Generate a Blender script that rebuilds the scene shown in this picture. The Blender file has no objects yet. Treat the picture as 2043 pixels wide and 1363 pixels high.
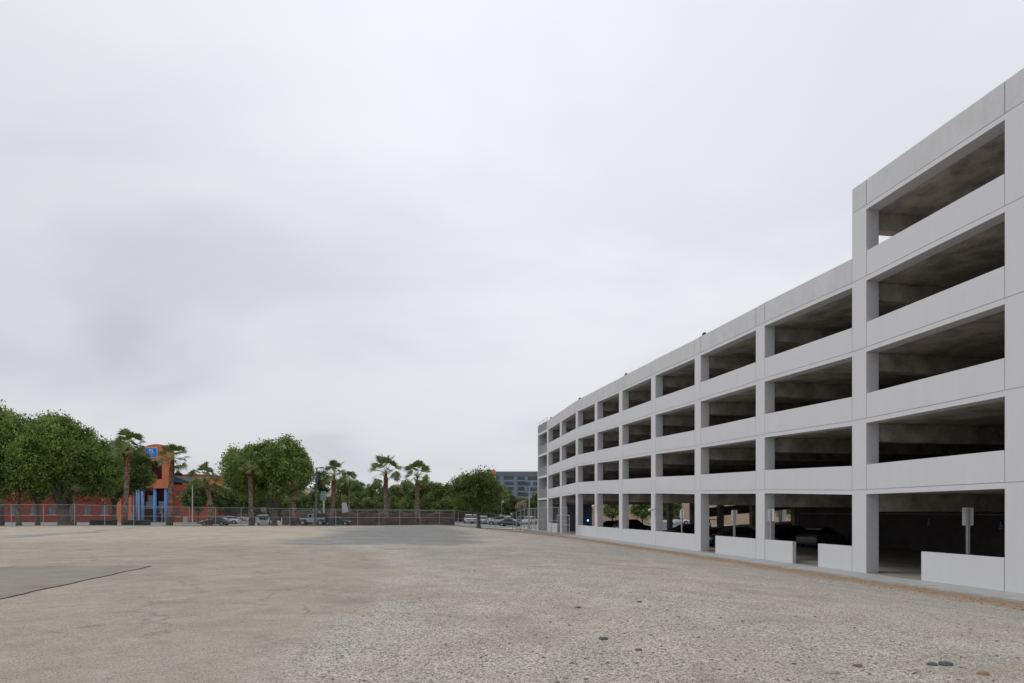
import bpy, math, random
import numpy as np
from mathutils import Vector, Matrix
random.seed(7); rng = np.random.default_rng(7)
sc = bpy.context.scene
C = sc.collection
PI = math.pi; R = math.radians
FPX = 1300.0; CX = 1021.5; HZ = 1020.0; CAMZ = 2.65

# ------------------------------------------------------------------ helpers
def px(x, y, d):            # photo pixel + distance -> world point
    return Vector(((x-CX)*d/FPX, d, CAMZ+(HZ-y)*d/FPX))
def S(v):
    v = np.clip(v, 0, 1); return v*v*(3-2*v)

def nt(m):
    m.use_nodes = True; t = m.node_tree
    return t, t.nodes, t.links
def mat(name, col, rough=.85, var=.12, scale=3.0, bump=.0, bscale=40, metal=0, spec=.3, streak=0, col2=None, detail=4, coord='Object', fine=0.0):
    m = bpy.data.materials.new(name); t, n, l = nt(m)
    b = n['Principled BSDF']
    b.inputs['Roughness'].default_value = rough; b.inputs['Metallic'].default_value = metal
    b.inputs['Specular IOR Level'].default_value = spec
    tc = n.new('ShaderNodeTexCoord')
    ns = n.new('ShaderNodeTexNoise'); ns.inputs['Scale'].default_value = scale; ns.inputs['Detail'].default_value = detail
    ns.inputs['Roughness'].default_value = .65
    l.new(tc.outputs[coord], ns.inputs['Vector'])
    rp = n.new('ShaderNodeValToRGB')
    c2 = col2 or tuple(min(1, c*(1+var)) for c in col)
    c1 = tuple(c*(1-var) for c in col) if col2 is None else col
    rp.color_ramp.elements[0].position = .32; rp.color_ramp.elements[1].position = .68
    rp.color_ramp.elements[0].color = (*c1, 1); rp.color_ramp.elements[1].color = (*c2, 1)
    l.new(ns.outputs['Fac'], rp.inputs['Fac'])
    out = rp.outputs['Color']
    if streak > 0:
        mp = n.new('ShaderNodeMapping'); mp.inputs['Scale'].default_value = (1.6, 1.6, .12)
        l.new(tc.outputs[coord], mp.inputs['Vector'])
        n2 = n.new('ShaderNodeTexNoise'); n2.inputs['Scale'].default_value = 1.5; n2.inputs['Detail'].default_value = 6
        n2.inputs['Roughness'].default_value = .7
        l.new(mp.outputs['Vector'], n2.inputs['Vector'])
        r2 = n.new('ShaderNodeValToRGB'); r2.color_ramp.elements[0].position = .3; r2.color_ramp.elements[1].position = .62
        v = 1-streak
        r2.color_ramp.elements[0].color = (v, v, v, 1); r2.color_ramp.elements[1].color = (1, 1, 1, 1)
        l.new(n2.outputs['Fac'], r2.inputs['Fac'])
        mx = n.new('ShaderNodeMixRGB'); mx.blend_type = 'MULTIPLY'; mx.inputs['Fac'].default_value = 1
        l.new(out, mx.inputs['Color1']); l.new(r2.outputs['Color'], mx.inputs['Color2']); out = mx.outputs['Color']
    if fine > 0:
        n3 = n.new('ShaderNodeTexNoise'); n3.inputs['Scale'].default_value = bscale; n3.inputs['Detail'].default_value = 3
        l.new(tc.outputs[coord], n3.inputs['Vector'])
        r3 = n.new('ShaderNodeValToRGB'); r3.color_ramp.elements[0].position = .35; r3.color_ramp.elements[1].position = .65
        r3.color_ramp.elements[0].color = (1-fine,)*3+(1,); r3.color_ramp.elements[1].color = (1+fine*.5,)*3+(1,)
        l.new(n3.outputs['Fac'], r3.inputs['Fac'])
        mx = n.new('ShaderNodeMixRGB'); mx.blend_type = 'MULTIPLY'; mx.inputs['Fac'].default_value = 1
        l.new(out, mx.inputs['Color1']); l.new(r3.outputs['Color'], mx.inputs['Color2']); out = mx.outputs['Color']
    l.new(out, b.inputs['Base Color'])
    if bump > 0:
        nb = n.new('ShaderNodeTexNoise'); nb.inputs['Scale'].default_value = bscale; nb.inputs['Detail'].default_value = 5
        l.new(tc.outputs[coord], nb.inputs['Vector'])
        bp = n.new('ShaderNodeBump'); bp.inputs['Strength'].default_value = bump; bp.inputs['Distance'].default_value = .02
        l.new(nb.outputs['Fac'], bp.inputs['Height']); l.new(bp.outputs['Normal'], b.inputs['Normal'])
    return m
def emis(name, col, s):
    m = bpy.data.materials.new(name); t, n, l = nt(m); b = n['Principled BSDF']
    b.inputs['Base Color'].default_value = (*col, 1); b.inputs['Emission Color'].default_value = (*col, 1)
    b.inputs['Emission Strength'].default_value = s; return m
def glass(name, col, rough=.08):
    m = bpy.data.materials.new(name); t, n, l = nt(m); b = n['Principled BSDF']
    b.inputs['Roughness'].default_value = rough; b.inputs['Specular IOR Level'].default_value = .6
    tc = n.new('ShaderNodeTexCoord'); ns = n.new('ShaderNodeTexNoise'); ns.inputs['Scale'].default_value = .6
    l.new(tc.outputs['Object'], ns.inputs['Vector'])
    rp = n.new('ShaderNodeValToRGB'); rp.color_ramp.elements[0].color = (*[c*.6 for c in col], 1); rp.color_ramp.elements[1].color = (*[c*1.5 for c in col], 1)
    l.new(ns.outputs['Fac'], rp.inputs['Fac']); l.new(rp.outputs['Color'], b.inputs['Base Color'])
    return m

class MB:
    def __init__(s): s.v = []; s.f = []
    def add(s, vs, fs):
        k = len(s.v); s.v += [tuple(v) for v in vs]; s.f += [tuple(i+k for i in f) for f in fs]; return s
    def hexa(s, p):           # 8 points: bottom 0-3 ccw, top 4-7
        return s.add(p, [(3,2,1,0),(4,5,6,7),(0,1,5,4),(1,2,6,5),(2,3,7,6),(3,0,4,7)])
    def box(s, x0, x1, y0, y1, z0, z1):
        return s.hexa([(x0,y0,z0),(x1,y0,z0),(x1,y1,z0),(x0,y1,z0),(x0,y0,z1),(x1,y0,z1),(x1,y1,z1),(x0,y1,z1)])
    def wedge(s, t0, t1, y0, y1, a0, a1, b0, b1):   # z low/high at t0 (a0,a1) and at t1 (b0,b1)
        return s.hexa([(t0,y0,a0),(t1,y0,b0),(t1,y1,b0),(t0,y1,a0),(t0,y0,a1),(t1,y0,b1),(t1,y1,b1),(t0,y1,a1)])
    def tube(s, pts, rad, n=8, cap=True):
        pts = [Vector(p) for p in pts]; rad = rad if isinstance(rad, (list, tuple)) else [rad]*len(pts)
        k = len(s.v)
        for i, p in enumerate(pts):
            d = (pts[min(i+1, len(pts)-1)]-pts[max(i-1, 0)]).normalized()
            a = d.cross(Vector((0, 0, 1))); a = a if a.length > .05 else d.cross(Vector((0, 1, 0))); a.normalize(); b = d.cross(a)
            for j in range(n):
                w = 2*PI*j/n; s.v.append(tuple(p+(a*math.cos(w)+b*math.sin(w))*rad[i]))
        for i in range(len(pts)-1):
            for j in range(n):
                j2 = (j+1) % n; s.f.append((k+i*n+j, k+i*n+j2, k+(i+1)*n+j2, k+(i+1)*n+j))
        if cap:
            s.f.append(tuple(k+j for j in range(n))[::-1]); s.f.append(tuple(k+(len(pts)-1)*n+j for j in range(n)))
        return s
    def prism(s, poly, y0, y1):   # poly in (x,z), extruded in y
        n = len(poly); vs = [(x, y0, z) for x, z in poly]+[(x, y1, z) for x, z in poly]
        fs = [tuple(range(n)), tuple(range(2*n-1, n-1, -1))]+[((i+1) % n, i, n+i, n+(i+1) % n) for i in range(n)]
        return s.add(vs, fs)
    def build(s, name, m, parent=None, bevel=0, smooth=False, world=False):
        me = bpy.data.meshes.new(name); vs = s.v
        if world and parent is not None:
            inv = parent_mats[parent.name].inverted(); vs = [tuple(inv @ Vector(v)) for v in vs]
        me.from_pydata(vs, [], s.f); me.materials.append(m); me.validate(); me.update()
        if smooth: me.polygons.foreach_set('use_smooth', [True]*len(me.polygons))
        o = bpy.data.objects.new(name, me); C.objects.link(o)
        if parent is not None: o.parent = parent
        if bevel:
            b = o.modifiers.new('bevel', 'BEVEL'); b.width = bevel; b.segments = 2; b.limit_method = 'ANGLE'
        return o
parent_mats = {}
def tag(o, label=None, cat=None, group=None, kind=None):
    if label: o['label'] = label
    if cat: o['category'] = cat
    if group: o['group'] = group
    if kind: o['kind'] = kind
    return o
def empty(name, loc=(0,0,0), rz=0, label=None, cat=None, group=None):
    o = bpy.data.objects.new(name, None); o.location = loc; o.rotation_euler = (0, 0, rz); C.objects.link(o)
    parent_mats[o.name] = Matrix.Translation(Vector(loc)) @ Matrix.Rotation(rz, 4, 'Z')
    return tag(o, label, cat, group)
def copy_tree(o, parent=None):
    c = o.copy(); C.objects.link(c)
    if parent is not None: c.parent = parent
    for ch in [x for x in o.children]: copy_tree(ch, c)
    return c
def npmesh(name, verts, faces, m, parent=None, smooth=False):
    me = bpy.data.meshes.new(name); nv = len(verts); nf = len(faces); k = faces.shape[1]
    me.vertices.add(nv); me.vertices.foreach_set('co', np.ascontiguousarray(verts, dtype=np.float32).ravel())
    me.loops.add(nf*k); me.loops.foreach_set('vertex_index', np.ascontiguousarray(faces, dtype=np.int32).ravel())
    me.polygons.add(nf); me.polygons.foreach_set('loop_start', np.arange(0, nf*k, k, dtype=np.int32))
    me.polygons.foreach_set('loop_total', np.full(nf, k, dtype=np.int32))
    me.update(calc_edges=True); me.materials.append(m)
    if smooth: me.polygons.foreach_set('use_smooth', np.ones(nf, dtype=bool))
    o = bpy.data.objects.new(name, me); C.objects.link(o)
    if parent is not None: o.parent = parent
    return o

# ------------------------------------------------------------------ materials
M = {}
M['paint'] = mat('painted concrete', (.575,.585,.61), .8, .015, .5, .10, 60, streak=.03, fine=.025)
M['parapet'] = mat('weathered painted concrete', (.545,.55,.565), .85, .06, .9, .15, 50, streak=.08, fine=.05)
M['raw'] = mat('raw concrete', (.40,.37,.33), .9, .45, .9, .25, 30, fine=.3, detail=8)
M['inner'] = mat('inner concrete wall with painted shade', (.10,.09,.085), .9, .3, .6, .2, 30, fine=.2)  # deep interior shade is put into this dark concrete colour
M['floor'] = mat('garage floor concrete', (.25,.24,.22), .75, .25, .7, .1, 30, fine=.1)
M['walk'] = mat('walkway concrete', (.37,.375,.365), .85, .12, 1.5, .15, 60, fine=.08)
M['yellow'] = mat('yellow line paint', (.55,.3,.03), .7, .2, 5)
M['white'] = mat('white road paint', (.62,.62,.6), .7, .15, 6)
M['galv'] = mat('galvanised steel', (.36,.37,.38), .5, .12, 9, metal=.2)
M['alu'] = mat('bare aluminium sign back', (.62,.64,.65), .5, .06, 6, metal=0)
M['meshgrey'] = mat('grey perforated metal', (.26,.27,.28), .6, .08, 14, metal=.3, fine=.3)
M['darkmetal'] = mat('dark metal', (.05,.052,.055), .5, .1, 6, metal=.4)
M['black'] = mat('black rubber', (.018,.018,.019), .8, .15, 8)
M['rim'] = mat('wheel rim', (.42,.43,.44), .35, .1, 10, metal=.8)
M['glass'] = glass('dark car glass', (.02,.024,.028))
M['wglass'] = glass('building window glass', (.10,.125,.13), .15)
M['teal'] = glass('teal tinted glass', (.16,.33,.34), .2)
M['redwall'] = mat('dark red stucco', (.235,.052,.038), .9, .12, .5, .2, 20, fine=.08)
M['redbrown'] = mat('red brown stucco', (.34,.088,.052), .9, .12, .5, .2, 20, fine=.08)
M['orange'] = mat('orange stucco', (.64,.205,.105), .9, .10, .5, .2, 20, fine=.06)
M['blue'] = mat('bright blue painted column', (.13,.38,.86), .6, .06, 2)
M['darkred'] = mat('shade dark recess stucco', (.06,.018,.018), .9, .1, 2)  # shade of the recess and tower opening painted into the stucco
M['sill'] = mat('window sill stone', (.5,.42,.4), .8, .1, 4)
M['frame'] = mat('window frame', (.07,.08,.085), .6, .1, 4)
M['roofgreen'] = mat('dark shingle roof', (.06,.075,.07), .9, .2, 3)
M['signblue'] = mat('blue sign face', (.015,.23,.66), .5, .05, 2)
M['signwhite'] = mat('white sign lettering', (.66,.72,.8), .6, .03, 2)
M['signgreen'] = mat('green sign face', (.06,.26,.19), .5, .06, 3)
M['signplain'] = mat('white sign panel', (.55,.53,.54), .6, .05, 3)
M['screen'] = mat('brown windscreen cloth', (.12,.08,.07), .95, .22, 1.3, .3, 8, fine=.12)
M['dumpster'] = mat('dark green painted steel', (.012,.03,.028), .55, .15, 2)
M['trunkgrey'] = mat('ficus bark', (.16,.15,.13), .95, .25, 3, .6, 12, fine=.2)
M['trunkbrown'] = mat('brown bark', (.12,.09,.065), .95, .25, 3, .5, 14, fine=.2)
M['beige'] = mat('beige stucco', (.55,.42,.29), .9, .08, .5)
M['cream'] = mat('cream stucco', (.58,.53,.42), .9, .06, .5)
M['terracotta'] = mat('terracotta awning', (.30,.06,.045), .8, .12, 3)
M['bluebld'] = mat('blue grey cladding panels', (.20,.27,.35), .8, .10, .12, fine=.05, bscale=.5)
M['bluedk'] = mat('grey blue parapet cladding', (.14,.175,.19), .8, .08, .2)
M['offwhite'] = mat('off white cladding', (.5,.52,.54), .8, .06, .3)
M['artorange'] = mat('orange mural paint', (.65,.19,.035), .7, .1, 1)
M['greyroof'] = mat('grey metal roof', (.22,.24,.26), .6, .1, 1)
M['lamp_blue'] = emis('blue lamp glow', (.05,.2,1), 14)
M['lamp_warm'] = emis('warm ceiling lamp', (1,.72,.35), 2.2)
M['lamp_white'] = emis('white wall lamp', (1,.97,.9), 3)
M['tail'] = mat('red tail lamp', (.28,.015,.015), .35, .05, 4)
M['hlamp'] = mat('clear head lamp', (.5,.52,.54), .2, .05, 4)
M['stone'] = mat('dark stone', (.10,.10,.10), .9, .25, 8, .3, 30)
def foliage(name, c1, c2, rough=.55):
    m = bpy.data.materials.new(name); t, n, l = nt(m); b = n['Principled BSDF']
    b.inputs['Roughness'].default_value = rough; b.inputs['Specular IOR Level'].default_value = .25
    tc = n.new('ShaderNodeTexCoord')
    n1 = n.new('ShaderNodeTexNoise'); n1.inputs['Scale'].default_value = .75; n1.inputs['Detail'].default_value = 4
    l.new(tc.outputs['Object'], n1.inputs['Vector'])
    n2 = n.new('ShaderNodeTexWhiteNoise'); n2.noise_dimensions = '1D'
    g = n.new('ShaderNodeNewGeometry'); l.new(g.outputs['Random Per Island'], n2.inputs['W'])
    mr = n.new('ShaderNodeMapRange'); mr.inputs['From Min'].default_value = .36; mr.inputs['From Max'].default_value = .66; mr.inputs['To Max'].default_value = .68
    l.new(n1.outputs['Fac'], mr.inputs['Value'])
    a = n.new('ShaderNodeMath'); a.operation = 'MULTIPLY_ADD'; a.inputs[1].default_value = .36
    l.new(n2.outputs['Value'], a.inputs[0]); l.new(mr.outputs['Result'], a.inputs[2])
    rp = n.new('ShaderNodeValToRGB'); rp.color_ramp.elements[0].position = .05; rp.color_ramp.elements[1].position = 1.0
    rp.color_ramp.elements[0].color = (*c1, 1); rp.color_ramp.elements[1].color = (*c2, 1)
    l.new(a.outputs[0], rp.inputs['Fac']); l.new(rp.outputs['Color'], b.inputs['Base Color'])
    tr = n.new('ShaderNodeBsdfTranslucent'); l.new(rp.outputs['Color'], tr.inputs['Color'])
    ms = n.new('ShaderNodeMixShader'); ms.inputs['Fac'].default_value = .25
    l.new(b.outputs[0], ms.inputs[1]); l.new(tr.outputs[0], ms.inputs[2]); l.new(ms.outputs[0], n['Material Output'].inputs['Surface'])
    return m
F_ficus = foliage('ficus leaves', (.038,.078,.018), (.32,.43,.10))
F_dark = foliage('dark ficus leaves', (.038,.07,.022), (.21,.29,.085))
F_mid = foliage('mid green leaves', (.06,.10,.03), (.26,.34,.10))
F_olive = foliage('olive green leaves', (.05,.072,.018), (.20,.25,.06))
F_light = foliage('yellow green leaves', (.07,.10,.035), (.26,.32,.11))
F_pine = foliage('pine needles', (.03,.045,.03), (.09,.12,.075))
F_palm = foliage('palm fronds', (.05,.085,.02), (.20,.27,.075), .45)
F_blossom = foliage('pale blossom twigs', (.25,.2,.18), (.5,.42,.38))
def palm_bark():
    m = bpy.data.materials.new('palm trunk bark'); t, n, l = nt(m); b = n['Principled BSDF']
    b.inputs['Roughness'].default_value = .95
    tc = n.new('ShaderNodeTexCoord'); sp = n.new('ShaderNodeSeparateXYZ'); l.new(tc.outputs['Generated'], sp.inputs[0])
    rp = n.new('ShaderNodeValToRGB'); e = rp.color_ramp.elements
    e[0].position = 0; e[0].color = (.10,.075,.06,1); e[1].position = 1; e[1].color = (.20,.085,.05,1)
    for p, c in ((.14,(.11,.08,.062)), (.22,(.24,.18,.145)), (.55,(.22,.16,.125)), (.78,(.21,.115,.08)), (.86,(.20,.075,.045))):
        k = e.new(p); k.color = (*[q*1.35 for q in c], 1)
    l.new(sp.outputs['Z'], rp.inputs['Fac'])
    mp = n.new('ShaderNodeMapping'); mp.inputs['Scale'].default_value = (5, 5, 3.2); l.new(tc.outputs['Object'], mp.inputs['Vector'])
    v = n.new('ShaderNodeTexVoronoi'); v.inputs['Scale'].default_value = 1.5; l.new(mp.outputs['Vector'], v.inputs['Vector'])
    r2 = n.new('ShaderNodeValToRGB'); r2.color_ramp.elements[0].position = .15; r2.color_ramp.elements[1].position = .6
    r2.color_ramp.elements[0].color = (1.35,1.35,1.35,1); r2.color_ramp.elements[1].color = (.3,.3,.3,1)
    l.new(v.outputs['Distance'], r2.inputs['Fac'])
    mx = n.new('ShaderNodeMixRGB'); mx.blend_type = 'MULTIPLY'; mx.inputs['Fac'].default_value = 1
    l.new(rp.outputs['Color'], mx.inputs['Color1']); l.new(r2.outputs['Color'], mx.inputs['Color2']); l.new(mx.outputs['Color'], b.inputs['Base Color'])
    return m
M['palmbark'] = palm_bark()
def carpaint(name, col):
    m = bpy.data.materials.new(name); t, n, l = nt(m); b = n['Principled BSDF']
    b.inputs['Base Color'].default_value = (*col, 1); b.inputs['Roughness'].default_value = .32; b.inputs['Metallic'].default_value = .15
    b.inputs['Coat Weight'].default_value = .5; b.inputs['Coat Roughness'].default_value = .12
    tc = n.new('ShaderNodeTexCoord'); ns = n.new('ShaderNodeTexNoise'); ns.inputs['Scale'].default_value = 3
    l.new(tc.outputs['Object'], ns.inputs['Vector']); rp = n.new('ShaderNodeValToRGB')
    rp.color_ramp.elements[0].color = (*[c*.85 for c in col], 1); rp.color_ramp.elements[1].color = (*[min(1, c*1.1) for c in col], 1)
    l.new(ns.outputs['Fac'], rp.inputs['Fac']); l.new(rp.outputs['Color'], b.inputs['Base Color'])
    return m

# ------------------------------------------------------------------ garage frame
P0 = np.array([16.3, 21.55]); TD = np.array([-.174, .9847]); ND = np.array([.9847, .174])
GA = math.atan2(TD[1], TD[0])
def tn(X, Y):
    dx = X-P0[0]; dy = Y-P0[1]
    return dx*TD[0]+dy*TD[1], dx*ND[0]+dy*ND[1]
def G(t, n, z=0):
    p = P0+TD*t+ND*n; return (p[0], p[1], z)
def Yf(X): return 73+(X+57.4)*28/57.5

def zg(X, Y):
    X = np.asarray(X, float); Y = np.asarray(Y, float)
    t, n = tn(X, Y)
    lot = .95*S((-n-1.6)/13)-.35*S((Y-60)/35)*S((X+60)/30)
    st = .3*S((-n)/20)
    w = S((Y-Yf(X)-.5)/9)
    z = lot*(1-w)+st*w
    und = S((.3*np.sin(X*.35)+.2*np.sin(Y*.23+X*.11)+.5))*.05*(1-w)*S((-n-3)/6)
    z = z+und
    z = np.where(n > -1.7, np.minimum(z, -.14), z-.03*(n > -4))
    return z

# ------------------------------------------------------------------ ground
def ground_mat():
    m = bpy.data.materials.new('lot ground'); t, n, l = nt(m); b = n['Principled BSDF']
    b.inputs['Roughness'].default_value = 1; b.inputs['Specular IOR Level'].default_value = .05
    tc = n.new('ShaderNodeTexCoord'); O = tc.outputs['Object']
    at = n.new('ShaderNodeAttribute'); at.attribute_name = 'zone'
    at2 = n.new('ShaderNodeAttribute'); at2.attribute_name = 'zone2'
    sep = n.new('ShaderNodeSeparateColor'); l.new(at.outputs['Color'], sep.inputs[0])
    sep2 = n.new('ShaderNodeSeparateColor'); l.new(at2.outputs['Color'], sep2.inputs[0])
    def noise(sc_, det=5, ro=.6, dist=0):
        x = n.new('ShaderNodeTexNoise'); x.inputs['Scale'].default_value = sc_; x.inputs['Detail'].default_value = det
        x.inputs['Roughness'].default_value = ro; x.inputs['Distortion'].default_value = dist; l.new(O, x.inputs['Vector']); return x.outputs['Fac']
    def ramp(src, p0, c0, p1, c1):
        r = n.new('ShaderNodeValToRGB'); r.color_ramp.elements[0].position = p0; r.color_ramp.elements[1].position = p1
        r.color_ramp.elements[0].color = (*c0, 1); r.color_ramp.elements[1].color = (*c1, 1); l.new(src, r.inputs['Fac']); return r.outputs['Color']
    def mix(f, a, b_, bt='MIX'):
        x = n.new('ShaderNodeMixRGB'); x.blend_type = bt
        if isinstance(f, float): x.inputs['Fac'].default_value = f
        else: l.new(f, x.inputs['Fac'])
        for k, v in ((1, a), (2, b_)):
            if isinstance(v, tuple): x.inputs[k].default_value = (*v, 1)
            else: l.new(v, x.inputs[k])
        return x.outputs['Color']
    def math_(op, a, b_=0.0, c=0.0):
        x = n.new('ShaderNodeMath'); x.operation = op
        for k, v in enumerate((a, b_, c)):
            if isinstance(v, (int, float)): x.inputs[k].default_value = v
            else: l.new(v, x.inputs[k])
        return x.outputs[0]
    nb = noise(.35, 6, .7); nm = noise(1.6, 7, .75); nf = noise(9, 6, .7); nvf = noise(55, 3, .6)
    def mask(src, rough_=.9, sharp=.16):         # noisy edge
        a = math_('MULTIPLY_ADD', math_('SUBTRACT', nm, .5), rough_, src)
        a = math_('MULTIPLY_ADD', math_('SUBTRACT', nf, .5), rough_*.6, a); a = math_('MULTIPLY_ADD', math_('SUBTRACT', nb, .5), rough_*.7, a)
        r = n.new('ShaderNodeMapRange'); r.inputs['From Min'].default_value = .5-sharp; r.inputs['From Max'].default_value = .5+sharp; r.interpolation_type = 'SMOOTHSTEP'
        l.new(a, r.inputs['Value']); return r.outputs['Result']
    # voronoi stones
    def stones(sc_, rnd=1.0):
        v = n.new('ShaderNodeTexVoronoi'); v.inputs['Scale'].default_value = sc_; v.inputs['Randomness'].default_value = rnd; l.new(O, v.inputs['Vector'])
        s2 = n.new('ShaderNodeSeparateColor'); l.new(v.outputs['Color'], s2.inputs[0]); return v.outputs['Distance'], s2.outputs[0], s2.outputs[1]
    d1, r1, g1 = stones(42); d2, r2, g2 = stones(85)
    # dusty asphalt
    dust = mix(ramp(nb, .35, (.0,)*3, .65, (1,)*3), (.36,.318,.265), (.415,.372,.315))
    dust = mix(.55, dust, ramp(nm, .3, (.75,)*3, .7, (1.15,)*3), 'MULTIPLY')
    dust = mix(1.0, dust, ramp(r2, .0, (.45,)*3, .22, (1.07,)*3), 'MULTIPLY')
    dust = mix(.9, dust, ramp(nvf, .35, (.62,)*3, .65, (1.16,)*3), 'MULTIPLY')
    dust = mix(.7, dust, ramp(noise(.8, 8, .8, .8), .38, (.84,)*3, .62, (1.1,)*3), 'MULTIPLY')
    # cracks
    cv = n.new('ShaderNodeTexVoronoi'); cv.feature = 'DISTANCE_TO_EDGE'; cv.inputs['Scale'].default_value = .55
    wv = n.new('ShaderNodeMixRGB'); wv.blend_type = 'ADD'; wv.inputs['Fac'].default_value = .6
    nn = n.new('ShaderNodeTexNoise'); nn.inputs['Scale'].default_value = 2.2; nn.inputs['Detail'].default_value = 6; l.new(O, nn.inputs['Vector'])
    l.new(O, wv.inputs[1]); l.new(nn.outputs['Color'], wv.inputs[2]); l.new(wv.outputs['Color'], cv.inputs['Vector'])
    ck = ramp(cv.outputs['Distance'], .0, (1,)*3, .016, (0,)*3)
    ckm = math_('MULTIPLY', math_('MULTIPLY', ck, ramp(noise(.22, 3), .5, (0,)*3, .58, (1,)*3)), .5)
    dust = mix(ckm, dust, (.10,.085,.07))
    # coarse gravel
    gr = mix(g1, (.51,.46,.40), (.72,.665,.59))
    gr = mix(1.0, gr, ramp(r1, .05, (.42,)*3, .4, (1.08,)*3), 'MULTIPLY')
    gr = mix(.8, gr, ramp(r2, .05, (.55,)*3, .5, (1.12,)*3), 'MULTIPLY')
    gr = mix(.75, gr, ramp(d1, .15, (1.08,)*3, .62, (.5,)*3), 'MULTIPLY')
    gr = mix(ramp(nb, .42, (0,)*3, .62, (.75,)*3), gr, mix(1.0, gr, (.93,.97,1.01), 'MULTIPLY'))
    gr = mix(ramp(noise(.5, 6, .7, .6), .5, (0,)*3, .68, (.8,)*3), gr, dust)
    gr = mix(.6, gr, ramp(noise(.9, 8, .75), .35, (.72,)*3, .62, (1.12,)*3), 'MULTIPLY')
    # grey blue gravel
    gg = mix(g2, (.20,.20,.192), (.34,.338,.325)); gg = mix(1.0, gg, ramp(r1, .05, (.6,)*3, .5, (1.1,)*3), 'MULTIPLY')
    # pale sandy gravel
    ps = mix(r2, (.37,.325,.26), (.50,.445,.37)); ps = mix(.5, ps, ramp(nm, .3, (.8,)*3, .7, (1.1,)*3), 'MULTIPLY')
    far = ramp(noise(.55, 9, .85, .4), .36, (.74,)*3, .64, (1.16,)*3)
    ps = mix(1.0, ps, far, 'MULTIPLY'); gg = mix(1.0, gg, far, 'MULTIPLY')
    # litter
    li = mix(r2, (.16,.085,.035), (.46,.28,.14))
    col = dust
    col = mix(mask(sep2.outputs[0], .7, .5), col, ps)
    col = mix(mask(sep.outputs[0], .9, .32), col, gr)
    col = mix(mask(sep.outputs[1], .8, .42), col, gg)
    col = mix(math_('MULTIPLY', mask(sep.outputs[2], 1.3, .35), .7), col, li)
    # sandy stain patches
    col = mix(ramp(noise(.28, 5, .7), .62, (0,)*3, .74, (.45,)*3), col, (.40,.31,.215))
    l.new(col, b.inputs['Base Color'])
    h = math_('ADD', math_('MULTIPLY', math_('SUBTRACT', 1.0, d1), sep.outputs[0]), math_('MULTIPLY', nf, .5))
    h = math_('MULTIPLY_ADD', nvf, .3, h)
    bp = n.new('ShaderNodeBump'); bp.inputs['Strength'].default_value = .55; bp.inputs['Distance'].default_value = .03
    l.new(h, bp.inputs['Height']); l.new(bp.outputs['Normal'], b.inputs['Normal'])
    return m
xs = np.concatenate([-np.geomspace(3000, 62, 30), np.arange(-60, 26, .22), np.geomspace(26, 3000, 34)])
ys = np.concatenate([-np.geomspace(400, 6, 10), np.arange(-4, 5, 1.0), 5*np.exp(np.arange(0, 330)*.00965), np.geomspace(122, 4000, 30)])
Xg, Yg = np.meshgrid(xs, ys); Zg = zg(Xg, Yg)
nyv, nxv = Xg.shape
vv = np.stack([Xg.ravel(), Yg.ravel(), Zg.ravel()], 1)
ii = (np.arange(nyv-1)[:, None]*nxv+np.arange(nxv-1)[None, :]).ravel()
ff = np.stack([ii, ii+1, ii+nxv+1, ii+nxv], 1)
ground = npmesh('ground', vv, ff, ground_mat(), smooth=True); tag(ground, kind='structure')
Yc = np.maximum(Yg, .5)
PX = CX+FPX*Xg/Yc; PY = HZ+FPX*(CAMZ-Zg)/Yc
def vn(x, y, sd, n_=256):
    g = np.random.default_rng(sd).random((n_, n_)); xi = np.floor(x).astype(int); yi = np.floor(y).astype(int); fx = S(x-xi); fy = S(y-yi)
    a = g[xi % n_, yi % n_]; b_ = g[(xi+1) % n_, yi % n_]; c = g[xi % n_, (yi+1) % n_]; d = g[(xi+1) % n_, (yi+1) % n_]
    return (a*(1-fx)+b_*fx)*(1-fy)+(c*(1-fx)+d*fx)*fy
def fbm(x, y, sd, o_=4): return sum(vn(x*2**k, y*2**k, sd+k)*.5**k for k in range(o_))/sum(.5**k for k in range(o_))
PX = PX+(fbm(Xg*.22, Yg*.22, 11, 5)-.5)*170; PY = PY+(fbm(Xg*.25, Yg*.12, 31, 5)-.5)*np.clip((PY-1040)*.30, 0, 14)
bx = np.interp(PY, [1040,1088,1100,1118,1135,1150,1165,1185,1215,1260,1300,1363,1700], [640,700,745,800,790,735,720,722,700,660,620,570,350])
gravel = S((PX-bx)/(80+1.1*(PY-1040).clip(0))+.5)*(Yg > 3)
gl = np.interp(PY, [1030,1050,1055,1068,1079,1082,1086,1090], [745,735,705,655,600,550,640,900])
gr_ = np.interp(PY, [1030,1050,1065,1075,1082,1086,1090], [860,885,935,975,1000,930,900])
grey = np.minimum(S((PX-gl)/110+.5), S((gr_-PX)/130+.5))*S((1091-PY)/8)*(PY > 1040)
cy = 1071-.061*PX
grey = np.maximum(grey, .75*np.exp(-((PY-cy)/np.interp(PX, [0,300], [3.2,1.4]))**2)*(PX < 330)*(PX > -400)*(PY > 1040))
grey = np.maximum(grey, .36*S((PX-bx)/120)*S((1150-PY)/40)*S((PY-1088)/5)*S((1500-PX)/300))
tt, nn_ = tn(Xg, Yg)
litter = np.exp(-((nn_+1.9)/1.75)**2)*(.78+.22*S((tt-8)/20))*(tt < 80)
pale = .85*S((1096-PY)/26)*(Yg > 3)
pale = np.maximum(pale, .7*np.exp(-((PX-800-(1150-PY)*1.5)/90)**2-((PY-1150)/25)**2))
def setattr_(o, nm_, r, g, b_):
    a = o.data.color_attributes.new(nm_, 'FLOAT_COLOR', 'POINT')
    a.data.foreach_set('color', np.stack([r.ravel(), g.ravel(), b_.ravel(), np.ones(r.size)], 1).astype(np.float32).ravel())
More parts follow.
